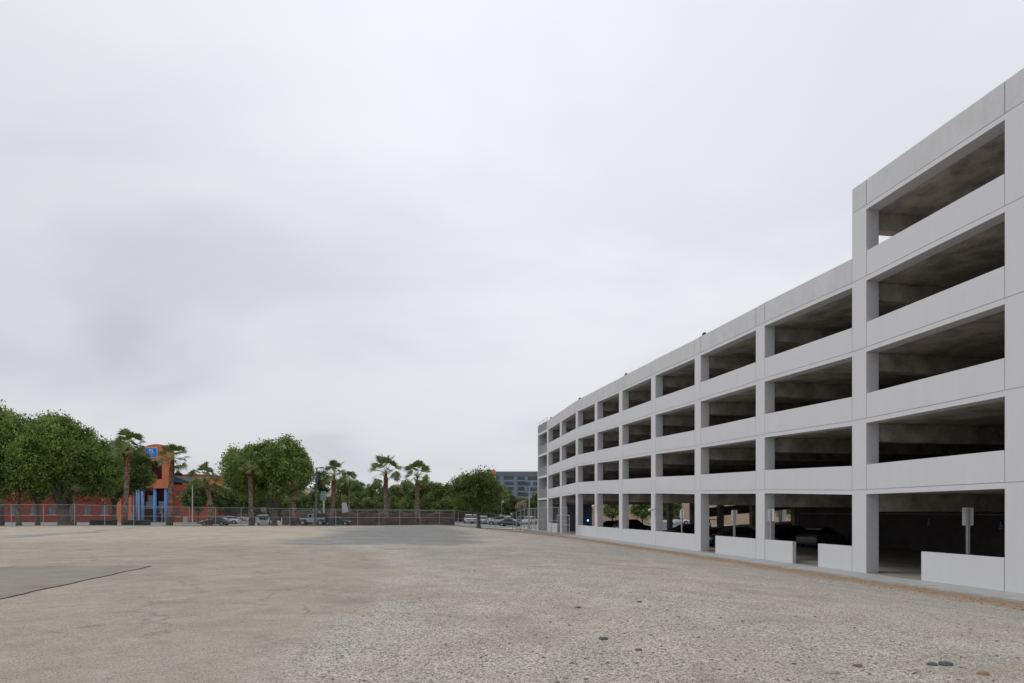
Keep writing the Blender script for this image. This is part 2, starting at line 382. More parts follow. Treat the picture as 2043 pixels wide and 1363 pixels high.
setattr_(ground, 'zone', gravel, grey, litter); setattr_(ground, 'zone2', pale, pale*0, pale*0)

def drape(name, m, poly_fn, u, v, off):
    U, V = np.meshgrid(u, v); X, Y = poly_fn(U, V)
    if name.startswith('asphalt'): X = X+.03*np.sin(Y*3.1)+.015*np.sin(Y*9.7+1)
    Z = zg(X, Y)+off
    r, c = X.shape; vs = np.stack([X.ravel(), Y.ravel(), Z.ravel()], 1)
    i = (np.arange(r-1)[:, None]*c+np.arange(c-1)[None, :]).ravel()
    o = npmesh(name, vs, np.stack([i, i+1, i+c+1, i+c], 1), m, smooth=True); return tag(o, kind='structure')
asph = mat('grey asphalt', (.268,.243,.21), .95, .2, .5, .25, 60, fine=.25, detail=9, spec=.05, coord='Object')
asph2 = mat('street asphalt', (.20,.205,.205), .9, .12, .3, .1, 30, fine=.08)
def quadmap(p00, p10, p11, p01):
    def f(U, V):
        X = (1-U)*(1-V)*p00[0]+U*(1-V)*p10[0]+U*V*p11[0]+(1-U)*V*p01[0]
        Y = (1-U)*(1-V)*p00[1]+U*(1-V)*p10[1]+U*V*p11[1]+(1-U)*V*p01[1]; return X, Y
    return f
drape('asphalt_patch', asph, quadmap((-30,7), (-8.75,7), (-10.9,19.8), (-30,18.6)), np.linspace(0,1,60), np.linspace(0,1,60), .012)
drape('asphalt_edge', mat('broken asphalt lip', (.14,.12,.10), .95, .5, 2.5, .4, 30), quadmap((-8.76,7), (-8.745,7), (-10.885,19.8), (-10.91,19.8)), np.linspace(0,1,3), np.linspace(0,1,70), .018)
drape('road_marking', M['white'], quadmap((-15.7,19.25), (-14.9,19.3), (-14.9,19.42), (-15.8,19.40)), np.linspace(0,1,5), np.linspace(0,1,3), .02)
drape('pavement_strip', mat('pavement concrete', (.40,.39,.36), .85, .1, 1, fine=.06), lambda U, V: (-140+U*143, Yf(-140+U*143)+3+V*2.2), np.linspace(0,1,140), np.linspace(0,1,4), .10)
drape('road', asph2, lambda U, V: (-160+U*155, Yf(-160+U*155)+6+V*(137-Yf(-160+U*155)-6)), np.linspace(0,1,140), np.linspace(0,1,30), .02)
drape('parking_lot', asph2, lambda U, V: (-30+U*70, 107+V*60), np.linspace(0,1,60), np.linspace(0,1,30), .024)

# loose stones (stuff) and larger rocks (things)
def stones_mesh(n_, ymin, ymax, region, smin, smax, m, name, cols=None):
    V = []; Fs = []
    Y = ymin*np.exp(rng.random(n_*6)**1.0*math.log(ymax/ymin)); U = rng.uniform(-.82, .82, n_*6); X = U*Y
    zz = zg(X, Y); pxx = CX+FPX*X/Y; pyy = HZ+FPX*(CAMZ-zz)/Y
    b_ = np.interp(pyy, [1040,1088,1100,1118,1135,1150,1165,1185,1215,1260,1300,1363,1700], [640,700,745,800,790,735,720,722,700,660,620,570,350])
    t_, n2 = tn(X, Y)
    w = region(pxx, pyy, b_, n2); keep = (rng.random(X.size) < w) & (n2 < -1.75)
    X = X[keep][:n_]; Y = Y[keep][:n_]; zz = zz[keep][:n_]
    k = X.size; s = smin+(smax-smin)*rng.random(k)**3
    base = np.array([(1,0,0),(.3,.95,0),(-.8,.6,0),(-.85,-.55,0),(.25,-.95,0),(.1,.1,.75),(-.3,-.2,.6)])
    fc = np.array([(0,1,5),(1,2,5),(2,6,5),(2,3,6),(3,4,6),(4,5,6),(4,0,5)])
    a = rng.uniform(0, 2*PI, k); ca, sa = np.cos(a), np.sin(a); st = rng.uniform(.6, 1, (k, 1))
    P = base[None]+rng.normal(0, .13, (k, 7, 3)); P[:, :, 1] *= st
    x = P[:, :, 0]*ca[:, None]-P[:, :, 1]*sa[:, None]; y = P[:, :, 0]*sa[:, None]+P[:, :, 1]*ca[:, None]
    vs = np.stack([X[:, None]+x*s[:, None], Y[:, None]+y*s[:, None], zz[:, None]+P[:, :, 2]*s[:, None]*.75-s[:, None]*.05], 2).reshape(-1, 3)
    fs = (fc[None]+7*np.arange(k)[:, None, None]).reshape(-1, 3)
    return npmesh(name, vs, fs, m)
def stonemat():
    m = bpy.data.materials.new('crushed gravel stones'); t, n, l = nt(m); b = n['Principled BSDF']; b.inputs['Roughness'].default_value = .95
    g = n.new('ShaderNodeNewGeometry'); rp = n.new('ShaderNodeValToRGB'); e = rp.color_ramp.elements
    e[0].color = (.10,.09,.08,1); e[1].color = (.58,.54,.48,1)
    for p, c in ((.2,(.22,.20,.18)), (.5,(.34,.31,.27)), (.8,(.42,.38,.33))):
        k = e.new(p); k.color = (*c, 1)
    l.new(g.outputs['Random Per Island'], rp.inputs['Fac']); l.new(rp.outputs['Color'], b.inputs['Base Color']); return m
SM = stonemat()
o = stones_mesh(90000, 5.2, 34, lambda x, y, b_, n2: S((x-b_)/380+.42)*.9+.03, .004, .014, SM, 'loose_gravel'); tag(o, 'loose crushed gravel strewn over the lot', 'gravel', kind='stuff')
leafm = mat('dry brown leaves', (.22,.13,.06), .9, .5, 30)
o = stones_mesh(9000, 14, 80, lambda x, y, b_, n2: np.exp(-((n2+2.4)/1.3)**2), .01, .045, leafm, 'dry_leaves'); tag(o, 'dry orange brown leaf litter along the garage kerb', 'leaf litter', kind='stuff')
o = stones_mesh(900, 6, 60, lambda x, y, b_, n2: S((x-b_)/200+.35), .009, .034, M['stone'], 'dark_debris'); tag(o, 'small dark clods and twigs scattered on the gravel', 'debris', kind='stuff')
rocks = [(1204,1276,.11,'flat dark oval stone lying alone in front of the gravel centre'),
         (1154,1213,.09,'dark angular clod in the grey gravel left of centre'),
         (1276,1202,.09,'small dark flat stone farthest back on the gravel'),
         (1275,1298,.08,'brown clod just below the oval stone'),
         (1659,1343,.12,'pale grey stone nearest the bottom edge'),
         (1861,1327,.10,'dark grey stone at the lower left of a pair near the right corner'),
         (1886,1327,.13,'broad mottled stone at the right of a pair near the right corner'),
         (1962,1346,.11,'reddish brown stone nearest the bottom right corner'),
         (1713,1330,.09,'brown rounded stone right of the pale one')]
for x, y, r, lab in rocks:
    r *= .58
    z = .9
    for _ in range(6):
        d = (CAMZ-z)*FPX/(y-HZ); X = (x-CX)*d/FPX; z = float(zg(X, d))
    mb = MB(); k = 9
    for lay, (rr, hh) in enumerate(((.95,-.1),(1,.18),(.75,.42),(.3,.52))):
        for j in range(k):
            w = 2*PI*j/k; q = rr*(1+.22*math.sin(j*2.3+r*90+lay*.4)); mb.v.append((math.cos(w)*q*r, math.sin(w)*q*r*.7, hh*r))
    for lay in range(3):
        for j in range(k): mb.f.append((lay*k+j, lay*k+(j+1) % k, (lay+1)*k+(j+1) % k, (lay+1)*k+j))
    mb.f.append(tuple(3*k+j for j in range(k)))
    mm = {'pale': mat('pale stone', (.33,.33,.32), .9, .2, 8), 'redd': mat('red brown stone', (.26,.17,.12), .9, .2, 8), 'brow': mat('brown stone', (.17,.12,.085), .9, .2, 8)}.get(lab[:4], M['stone'])
    o = mb.build('stone', mm); o.location = (X, d, z); tag(o, lab, 'stone', 'larger stones lying on the gravel')

# ------------------------------------------------------------------ parking garage
gar = empty('parking_garage', G(0, 0), GA, 'white five storey concrete parking garage with open decks along the gravel lot', 'parking garage')
CT = [-8.2, 0, 7.34, 15.18, 22.79, 30.45, 38.01, 45.37, 52.53, 59.75, 66.8]
L1 = [3.60, 3.60, 3.58, 3.83, 4.0, 4.24, 4.42, 4.63, 4.79, 4.66, 4.50]
TE, LE = 72.6, 4.50
FH = 3.05; CW = .88; PARA = 1.07
def lev(i, k): return L1[i]+(k-1)*FH
nc = len(CT)
# local coords: x = t, y = -n (outward +), z
for i, t in enumerate(CT):
    top = 5 if i <= 2 else 4
    cb = MB(); g = .011
    zs = [0]+[lev(i, k) for k in range(1, top+1)]
    for a, b_ in zip(zs[:-1], zs[1:]): cb.box(t-CW, t, -.6, 0, a+(g if a else 0), b_-g)
    cb.box(t-CW+.03, t-.03, -.57, -.03, .1, zs[-1])
    cb.build('column', M['paint'], gar)
    pb = MB(); pb.box(t-CW+.01, t-.01, -.3, .0, zs[-1]+g, zs[-1]+PARA); pb.box(t-CW+.04, t-.04, -.28, -.03, zs[-1]-.02, zs[-1]+PARA-.05)
    pb.build('parapet_block', M['parapet'], gar)
def bays():
    for i in range(nc-1): yield i, i+1, CT[i], CT[i+1]-CW
for k in range(1, 6):
    sl = MB(); eb = MB()
    for i in range(nc):
        if k == 5 and i > 1: continue
        t0 = CT[i]; t1 = CT[i+1] if i < nc-1 else TE
        a = lev(i, k); b_ = lev(i+1, k) if i < nc-1 else LE+(k-1)*FH
        if k == 5: t1 = CT[2]+.84 if i == 1 else t1
        tc0 = t0-CW
        if i == nc-1: b_ = LE+(k-1)*FH
        sl.wedge(tc0+.3 if i == 0 else t0-CW, t1-CW if i < nc-1 else TE-.3, -34, -.62, a-.19, a-.01, b_-.19, b_-.01)
        if i < nc-1:
            eb.wedge(t0, CT[i+1]-CW, -.615, -.001, a-.20, a-.012, b_-.20, b_-.012)
        else: eb.wedge(t0, TE-.35, -.615, -.001, a-.30, a, b_-.30, b_)
    sl.build('deck_slab', M['raw'], gar); eb.build('edge_band', M['paint'], gar)
for i in range(nc):
    for k in range(1, 6 if i <= 2 else 5):
        b_ = MB(); z = lev(i, k); b_.box(CT[i]-CW+.2, CT[i]-.2, -17, -.601, z-.95, z-.195)
        b_.build('beam', M['raw'], gar)
    b_ = MB()
    b_.box(CT[i]-.7, CT[i]-.1, -17.6, -17.005, 0.0, lev(i, 4 if i > 2 else 5)-.2); b_.build('inner_column', M['raw'], gar)
for i, j, t0, t1 in bays():
    for k in range(1, 5 if i > 1 else 6):
        top = (k == 4 and i > 1) or k == 5
        h = PARA if top else 1.07
        a, c = lev(i, k), lev(j, k)
        s = MB(); s.wedge(t0+.022, t1-.022, -.2, -.002, a+.012, a+h, c+.012, c+h)
        s.wedge(t0, t1, -.19, -.035, a-.02, a+.5, c-.02, c+.5)
        s.build('parapet_panel' if top else 'spandrel_panel', M['parapet'] if top else M['paint'], gar)
# ground floor low walls
def low(t0, t1, h=1.1, n0=.004, th=.2):
    b_ = MB(); b_.box(t0, t1, -n0-th, -n0, .0, h); return b_.build('low_wall', M['paint'], gar)
low(-8.15, -.93); low(.03, 3.49); low(7.37, 9.71); low(11.75, 14.27); low(15.21, 19.9)
for i in range(4, 8): low(CT[i]+.02, CT[i+1]-CW-.02)
low(61.2, 65.9)
for i in range(4, 8): pass
# reveals between low wall and column: recessed filler
b_ = MB(); b_.box(-.95, .05, -.2, -.06, .01, 1.05)
# interior
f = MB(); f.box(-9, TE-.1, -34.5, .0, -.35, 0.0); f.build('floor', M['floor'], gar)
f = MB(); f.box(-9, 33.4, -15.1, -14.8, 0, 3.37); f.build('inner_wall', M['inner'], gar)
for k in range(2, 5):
    f = MB(); f.box(-9, 56, -18.0, -17.7, 3.7+(k-2)*FH+.1, lev(4, k)-.2 if k < 4 else lev(2, 4)-.3); f.build('inner_wall', M['inner'], gar)  # solid walls added on upper decks to block daylight from the far side
f = MB(); f.box(-9, 5.9, -18.0, -17.7, lev(1,4), lev(1,5)-.2); f.build('inner_wall', M['inner'], gar)  # added wall shutting out the sky behind the tower's top bay
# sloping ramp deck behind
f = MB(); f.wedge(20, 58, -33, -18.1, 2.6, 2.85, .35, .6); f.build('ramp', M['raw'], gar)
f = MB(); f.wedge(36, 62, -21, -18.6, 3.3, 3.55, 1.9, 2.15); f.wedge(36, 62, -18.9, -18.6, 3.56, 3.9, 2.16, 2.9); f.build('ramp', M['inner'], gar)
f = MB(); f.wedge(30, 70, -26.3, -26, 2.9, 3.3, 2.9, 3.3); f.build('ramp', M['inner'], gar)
# far side columns and panels
for i in range(nc):
    f = MB(); f.box(CT[i]-CW, CT[i], -34.6, -34, 0, lev(i, 4)); f.build('column', M['paint'], gar)
for i, j, t0, t1 in bays():
    f = MB()
    for k in range(1, 5): f.wedge(t0, t1, -34.55, -34.3, lev(i, k)-.2, lev(i, k)+1.07, lev(j, k)-.2, lev(j, k)+1.07)
    f.build('spandrel_panel', M['paint'], gar)
f = MB(); f.box(-9.4, -9.05, -34.6, -.1, 0, 16.6); f.build('end_wall', M['raw'], gar)
f = MB(); f.tube([(-8,-14.7,2.45),(33,-14.7,2.45)], .04, 6); f.tube([(-8,-8.2,3.1),(16,-8.2,3.3),(33,-8.2,3.9),(58,-8.2,4.4)], .06, 6); f.build('sprinkler_pipe', M['galv'], gar)
for i in range(1, nc-1):
    for k in range(1, 5):
        tm = (CT[i]+CT[i+1])/2-.4; zl = (lev(i, k)+lev(i+1, k))/2-.2; f = MB(); f.box(tm-.6, tm+.6, -7.6, -7.4, zl-.22, zl-.12); f.tube([(tm,-7.5,zl-.13),(tm,-7.5,zl)], .02, 5); f.build('light_fixture', M['signplain'], gar)
# painted stall lines on the floor
yl = MB(); yl.box(-8, 58, -4.8, -4.6, .003, .006)
for q in np.arange(-7, 58, 2.75): yl.box(q, q+.1, -14.5, -9.6, .003, .006)
yl.build('stall_line', M['yellow'], gar)
# stair bay at the far end
ew = MB(); ew.box(TE-.35, TE, -1.2, -.0, 0, LE+3*FH+PARA); ew.build('end_column', M['paint'], gar)
ew = MB(); ew.box(TE-.3, TE-.05, -6.2, -1.21, 0, LE+3*FH+PARA-.1); ew.build('stair_wall', M['paint'], gar)
ew = MB(); ew.box(67.2, TE-.31, -6.4, -6.2, 0, LE+3*FH); ew.build('stair_wall', M['meshgrey'], gar)
for k in range(1, 5):
    z = LE+(k-1)*FH
    m_ = MB(); m_.box(66.85, TE-.36, -.12, -.06, z+.02, z+1.1); m_.build('mesh_guard', M['meshgrey'], gar)
    r_ = MB(); r_.tube([(66.85,-.09,z+1.14), (TE-.36,-.09,z+1.14)], .03, 6); r_.build('guard_rail', M['galv'], gar)
    if k < 4:
        st = MB(); st.wedge(67.4, 71.6, -2.2, -.9, z+.05, z+.3, z+FH*.5-.1, z+FH*.5+.15); st.wedge(67.4, 71.6, -3.8, -2.5, z+FH-.15, z+FH+.1, z+FH*.5-.1, z+FH*.5+.15)
        st.build('stair_flight', M['raw'], gar)
        st = MB(); st.tube([(67.4,-.85,z+1.2), (71.6,-.85,z+FH*.5+1.05)], .035, 6); st.tube([(67.4,-.85,z+.7), (71.6,-.85,z+FH*.5+.55)], .02, 6); st.build('handrail', M['galv'], gar)
for q in np.arange(66.95, TE-.4, .62):
    m_ = MB(); m_.box(q, q+.5, -.25, -.12, .05, LE-.45); m_.build('stair_gate_panel', M['meshgrey'], gar)
m_ = MB(); m_.tube([(TE-.4,-.1,LE+3*FH+PARA+.42), (66.9,-.1,LE+3*FH+PARA+.55)], .02, 6)
for q in (67, 69.5, 72): m_.tube([(q,-.1,LE+3*FH+PARA-.1), (q,-.1,LE+3*FH+PARA+.48)], .02, 6)
m_.build('roof_railing', M['darkmetal'], gar)
m_ = MB(); m_.box(66.9, TE-.36, -.28, -.2, LE+3*FH+.03, LE+3*FH+PARA); m_.build('parapet_panel', M['meshgrey'], gar)
# kerb walkway
w_ = MB()
for a in np.arange(-16, 72, 3.0): w_.box(a+.012, a+2.988, 0.001, 1.55, -.4, -.006)
w_.box(-16, 74, .02, 1.53, -.4, -.018)
o = w_.build('pavement', M['walk']); o.matrix_world = parent_mats['parking_garage']; tag(o, kind='structure')

# lamps, signs on/in garage
def gpt(t, n, z): return Vector(G(t, n, z))
def pole_sign(x, ytop, w, h, label, tw=None, nn=.9):
    # at n = nn inside; t from photo x
    u = x-CX; A = P0+ND*nn
    t = (A[0]*FPX-u*A[1])/(u*TD[1]-TD[0]*FPX)
    p = G(t, nn); d = p[1]; z1 = CAMZ+(HZ-ytop)*d/FPX
    e = empty('parking_sign', (p[0], p[1], .002), 0, label, 'sign', 'sign backs on posts inside the garage opening')
    e.rotation_euler = (0, 0, tw or 0)
    k = 10; P = []
    r = .04
    for cx_, cz_, a0 in ((w/2-r, z1-r, 0), (-w/2+r, z1-r, 90), (-w/2+r, z1-h+r, 180), (w/2-r, z1-h+r, 270)):
        for q in range(4): a = R(a0+30*q); P.append((cx_+r*math.cos(a), cz_+r*math.sin(a)))
    b_ = MB(); b_.prism(P, .03, .034); b_.build('sign_panel', M['alu'], e)
    b_ = MB(); b_.box(-.035, .035, -.02, -.016, 0, z1-.03); b_.box(-.039, -.035, -.02, .02, 0, z1-.03); b_.box(.035, .039, -.02, .02, 0, z1-.03)
    b_.box(-.075, -.039, .02, .024, 0, z1-.03); b_.box(.039, .075, .02, .024, 0, z1-.03)
    b_.build('post', M['galv'], e)
pole_sign(1932, 1013, .39, .66, 'large aluminium sign back on a steel post behind the nearest low wall', -.1)
pole_sign(1537, 1016, .40, .66, 'aluminium sign back turned edge on beside the column in the two opening bay', -.85, .25)
pole_sign(1465, 1018, .38, .66, 'aluminium sign back on a post in the bay with the buggy', -.35)
pole_sign(1360, 1017, .34, .66, 'farthest thin sign on a post above the long low wall', -1.0)
def wall_sign(x, y, label):
    u = x-CX; A = P0+ND*14.75; t = (A[0]*FPX-u*A[1])/(u*TD[1]-TD[0]*FPX); p = G(t, 14.78); z = CAMZ+(HZ-y)*p[1]/FPX
    e = empty('accessible_parking_sign', (p[0], p[1], z), GA, label, 'sign', 'blue accessible parking signs on the inner garage wall')
    b_ = MB(); b_.box(-.2, .2, 0, .012, -.26, .26); b_.build('sign_panel', mat('dark blue sign', (.04,.07,.16), .6, .1, 3), e)
    b_ = MB(); b_.tube([(.0,.018,.2), (.0,.022,.2)], .035, 8)
    b_.box(-.012, .02, .013, .02, .03, .16); b_.box(-.09, .01, .013, .02, .02, .045); b_.box(-.11, -.085, .013, .02, -.07, .045)
    ring = [(.06*math.cos(a)+.0, .018, .0+.06*math.sin(a)-.03) for a in np.linspace(0, 2*PI, 12)]
    b_.tube(ring, .01, 4, False); b_.box(-.13, .13, .013, .018, -.15, -.13); b_.box(-.1, .1, .013, .018, -.2, -.18)
    b_.build('wheelchair_symbol', M['signwhite'], e)
wall_sign(1852, 1043, 'left dark blue accessible parking sign on the inner wall')
wall_sign(1996, 1049, 'right dark blue accessible parking sign beside the nearest column')
for x, y, lab in ((1402, 667, 'largest dark roof edge spotlight above the fourth column from the right'), (1247, 749, 'dark roof edge spotlight in the middle of the parapet'), (1155, 797, 'small dark roof edge spotlight third along the parapet'), (1098, 834, 'tiny dark roof edge spotlight nearest the stair end')):
    u = x-CX; t = (P0[0]*FPX-u*P0[1])/(u*TD[1]-TD[0]*FPX)
    z = float(np.interp(t, CT, [lev(i, 4) for i in range(nc)]))+PARA
    e = empty('roof_spotlight', G(t, .1, z-.02), GA, lab, 'spotlight', 'dark spotlights along the garage parapet')
    b_ = MB(); b_.tube([(0,0,0), (0,0,.12)], .025, 6); b_.build('bracket', M['darkmetal'], e)
    b_ = MB(); b_.hexa([(-.1,-.09,.10),(.1,-.09,.10),(.08,.12,.02),(-.08,.12,.02),(-.1,-.09,.24),(.1,-.09,.24),(.08,.10,.2),(-.08,.10,.2)]); b_.build('lamp_head', M['darkmetal'], e, bevel=.02)
for i, (cti, lab) in enumerate(((5, 'white security camera on the column above the long low walls'), (7, 'white security camera on the column left of the awning'))):
    e = empty('security_camera', G(CT[cti]-.75, -.0, L1[cti]-.1), GA, lab, 'camera', 'security cameras on garage columns')
    b_ = MB(); b_.tube([(.1,.03,-.15), (.0,.08,-.2), (-.18,.09,-.35), (-.2,.08,-1.25)], .018, 6); b_.build('conduit', M['galv'], e)
    b_ = MB(); b_.tube([(-.2,.05,-1.3), (.0,.25,-1.35), (.25,.4,-1.42)], [.05,.09,.1], 10); b_.build('camera_body', M['signplain'], e)
e = empty('ceiling_lamp', G(63.5, 3.4, L1[9]-.45), GA, 'lit warm ceiling lamp in the bay beside the stair', 'lamp')
b_ = MB(); b_.box(-.8, .8, -.18, .18, 0, .08); b_.build('housing', M['signplain'], e, bevel=.02)
b_ = MB(); b_.box(-.72, .72, -.13, .13, -.03, -.001); b_.build('diffuser', M['lamp_warm'], e)
p = px(1173, 1038, 84)
e = empty('emergency_phone', (p.x, p.y, 0), 0, 'dark emergency call post with a glowing blue lamp inside the garage', 'call post')
b_ = MB(); b_.box(-.13, .13, -.1, .1, 0, p.z-.12); b_.build('post', M['darkmetal'], e, bevel=.02)
b_ = MB(); b_.tube([(0,0,p.z-.12), (0,0,p.z+.06)], .085, 10); b_.build('lamp', M['lamp_blue'], e)

# ------------------------------------------------------------------ vegetation
def leaves(cent, size, n_per, spread, upbias=.5, flat=.55):
    k = len(cent)*n_per; c = np.repeat(cent, n_per, 0)+rng.normal(0, 1, (k, 3))*spread
    nrm = rng.normal(0, 1, (k, 3)); nrm[:, 2] += upbias; nrm /= np.linalg.norm(nrm, axis=1)[:, None]
    a = rng.normal(0, 1, (k, 3)); u = np.cross(nrm, a); u /= np.linalg.norm(u, axis=1)[:, None]; w = np.cross(nrm, u)
    s = (size*rng.uniform(.6, 1.3, k))[:, None]
    q = np.stack([c-u*s, c-w*s*flat*.7+u*s*.1, c+u*s, c+w*s*flat], 1).reshape(-1, 3)
    return q, np.arange(k*4).reshape(k, 4)
def crown_centres(cx, cy, cz, rx, ry, rz, nl, lr, ncl, inner=.25, flat_bottom=True):
    out = []
    for i in range(nl):
        while True:
            d = rng.normal(0, 1, 3); d /= np.linalg.norm(d)
            if d[2] > -.55 or not flat_bottom: break
        rr = rng.uniform(.58, .95)
        lc = np.array([cx, cy, cz])+d*np.array([rx, ry, rz])*rr
        r = lr*rng.uniform(.65, 1.25)
        m_ = max(6, int(ncl/nl))
        e = rng.normal(0, 1, (m_, 3)); e[:, 2] += .75; e /= np.linalg.norm(e, axis=1)[:, None]
        out.append(lc+e*r*rng.uniform(.72, 1.02, (m_, 1))*np.array([1, 1, .85])); tip = lc+np.array([d[0]*.3, d[1]*.3, .9])*r; out.append(tip+rng.normal(0, .12, (max(1, m_//14), 3))*r)
    m_ = int(ncl*inner); e = rng.normal(0, 1, (m_, 3)); e /= np.linalg.norm(e, axis=1)[:, None]
    out.append(np.array([cx, cy, cz])+e*np.array([rx, ry, rz])*rng.uniform(.25, .8, (m_, 1)))
    return np.concatenate(out)
def tree(name, x, d, ytop, ybot, wpx, m, label, group=None, n=2600, leaf=.2, trunkpx=None, base=None, per=7, bark='trunkbrown', cat='tree', lobes=26, xc=None, spread=.3, ry=None, multi=3, inner=.25, cz_shift=0):
    s = d/FPX; z0 = float(zg((x-CX)*s, d)) if base is None else base
    X = (x-CX)*s; zt = CAMZ+(HZ-ytop)*s; zb = CAMZ+(HZ-ybot)*s; rx = wpx*s/2; rz = (zt-zb)/2; cz = (zt+zb)/2
    xo = ((xc if xc is not None else x)-x)*s
    e = empty(name, (X, d, z0), 0, label, cat, group)
    ry = ry or rx
    cc = crown_centres(xo, 0, cz-z0, rx*.86, ry*.86, rz*.86, lobes, min(rx, rz)*.36, n, inner)
    v, f_ = leaves(cc, leaf, per, spread)
    v[:, 2] = np.maximum(v[:, 2], .15)
    npmesh('crown', v, f_, m, e)
    tr = (trunkpx*s/2) if trunkpx else rx*.05
    b_ = MB(); h0 = max(.8, (zb-z0)*.95+rz*.25)
    b_.tube([(0,0,-.2), (0,0,.25), (.03*h0*.2,0,h0*.45), (xo*.2,0,h0)], [tr*1.7, tr*1.15, tr*.9, tr*.8], 12)
    for j in range(multi*2):
        a = 2*PI*j/(multi*2)+.4; q = .62+.1*(j % 3)
        ex, ey = math.cos(a)*rx*q+xo, math.sin(a)*ry*q; ez = cz-z0+rz*(.05+.35*(j % 2))
        b_.tube([(xo*.15,0,h0*.82), (ex*.35,ey*.35,h0+(ez-h0)*.5), (ex*.7, ey*.7, h0+(ez-h0)*.8), (ex,ey,ez)], [tr*.62,tr*.42,tr*.25,tr*.1], 7)
    b_.build('trunk', M[bark], e, smooth=True)
    return e
# big left ficus group
tree('ficus_tree', 128, 84, 822, 1036, 225, F_ficus, 'huge spreading ficus with a pale flared trunk left of the red building', n=9000, leaf=.175, trunkpx=22, bark='trunkgrey', xc=126, inner=.15, lobes=64, per=9, spread=.32, ry=6, multi=5)
tree('ficus_tree', -22, 83, 826, 1036, 190, F_ficus, 'broad ficus cut off by the left edge of the photo', n=4000, leaf=.21, trunkpx=14, bark='trunkgrey', lobes=34, per=9, ry=6)
tree('ficus_tree', 228, 96, 886, 1014, 142, F_dark, 'dark round ficus in front of the orange stair tower', n=4200, leaf=.2, trunkpx=9, xc=230, bark='trunkgrey', lobes=34, per=9, ry=6)
tree('ficus_tree', 75, 97, 836, 1024, 180, F_dark, 'dark ficus behind the huge left ficus', n=2600, leaf=.22, trunkpx=9, bark='trunkgrey', lobes=26, per=8)
tree('ficus_tree', 547, 92, 878, 1026, 196, F_ficus, 'large domed ficus standing alone above the parked cars', n=7600, leaf=.17, trunkpx=14, xc=533, bark='trunkgrey', inner=.14, lobes=40, per=9, ry=6.2, multi=5)
tree('street_tree', 955, 99, 938, 1036, 102, F_olive, 'bushy olive green tree beside the right hand parking lot', n=2300, leaf=.17, trunkpx=8.5, lobes=34, inner=.1, per=9, ry=3.2, xc=948, multi=4)
tree('pine_tree', 642, 150, 932, 1008, 30, F_pine, 'sparse dark pine behind the green street sign', n=420, leaf=.2, trunkpx=2.5, lobes=16, per=9, inner=.12, spread=.3)
for x, yt, yb, w, d, fm, lab in [
    (395, 962, 1034, 54, 125, F_mid, 'dense green tree in front of the red brown wing'),
    (455, 966, 1034, 70, 128, F_light, 'pale yellow green tree right of the bent palm'),
    (508, 984, 1034, 60, 132, F_dark, 'dark shrubby tree under the domed ficus'),
    (610, 980, 1034, 66, 140, F_mid, 'low dark tree left of the tall lamp post'),
    (655, 992, 1034, 44, 145, F_olive, 'low olive tree behind the green street sign')]:
    tree('background_tree', x, d, yt, yb, w, fm, lab, 'trees behind the street', n=1200, leaf=.24, lobes=16, per=8, trunkpx=3)
xsT = [(694,952,44),(724,962,36),(752,957,34),(783,966,38),(812,957,30),(843,961,40),(872,956,36),(898,965,34),(922,958,36),(985,966,44)]
wordsT = ['tallest leafy tree left of the row with a white board in front', 'slim tree second in the row left of the tall palm pair', 'slim tree just left of the tallest single palm', 'loose tree just right of the tallest single palm',
          'narrow tree left of the last palm', 'round topped tree right of the last palm', 'dark tree midway between last palm and bushy olive tree', 'low gap filling tree in the right half of the row', 'dark tree below the white apartment block', 'tree between the bushy olive tree and the blue apartments']
for (x, yt, w), lab in zip(xsT, wordsT):
    tree('background_tree', x, 168+random.uniform(-8, 10), yt, 1018, w+16, random.choice([F_mid, F_dark, F_mid, F_olive]), lab, 'row of trees behind the brown screen fence', n=640, leaf=.26, lobes=15, per=7, trunkpx=2, bark='trunkgrey', spread=.34, ry=4, inner=.06)
for x, yt, w, lab in [(706,985,60,'bushy lower tree behind the white board'), (748,990,60,'bushy lower tree left of the tallest single palm'), (795,992,66,'bushy lower tree between the two right palms'), (850,990,64,'bushy lower tree right of the last palm'), (905,988,60,'bushy lower tree left of the olive tree'), (1012,984,50,'feathery tree below the blue apartments'), (1052,992,46,'rounded tree left of the garage corner'), (1080,985,40,'light green tree touching the garage corner')]:
    tree('background_tree', x, 158, yt, 1030, w, F_light if x > 1000 else F_mid, lab, 'lower trees behind the fences', n=1100, leaf=.26, lobes=14, per=8, trunkpx=2, ry=4, inner=.3)
for x, yt, w, lab in [(425,990,60,'dark shrub between the bent palm and the next one'), (560,992,60,'dark shrub just right of the domed ficus trunk'), (930,992,56,'dark shrub under the white apartment block'), (585,996,44,'dark shrub behind the shortest palm'), (670,990,40,'dark shrub behind the lamp palm'), (980,996,44,'dark shrub right of the olive tree trunk')]:
    tree('garden_shrub', x, 150, yt, 1036, w, F_dark, lab, 'dark shrubs behind the parked cars', n=1000, leaf=.25, lobes=14, per=8, trunkpx=2, ry=3, inner=.4, cat='shrub')
cc_ = []
for q in range(46):
    xq = 372+q*14+rng.uniform(-5, 5); pq = px(xq, 1030, 235+rng.uniform(-8, 8)); hq = CAMZ+(HZ-rng.uniform(984, 999))*pq.y/FPX
    e_ = rng.normal(0, 1, (420, 3)); e_ /= np.linalg.norm(e_, axis=1)[:, None]
    cc_.append(np.array([pq.x, pq.y, hq*.5])+e_*np.array([2.6, 2.4, hq*.5])*rng.uniform(.6, 1.05, (420, 1)))
v_, f__ = leaves(np.concatenate(cc_), .38, 4, .35); v_[:, 2] = np.maximum(v_[:, 2], 0)
tag(npmesh('distant_trees', v_, f__, F_dark), 'far dark mass of trees closing the view behind the street', 'trees', kind='stuff')
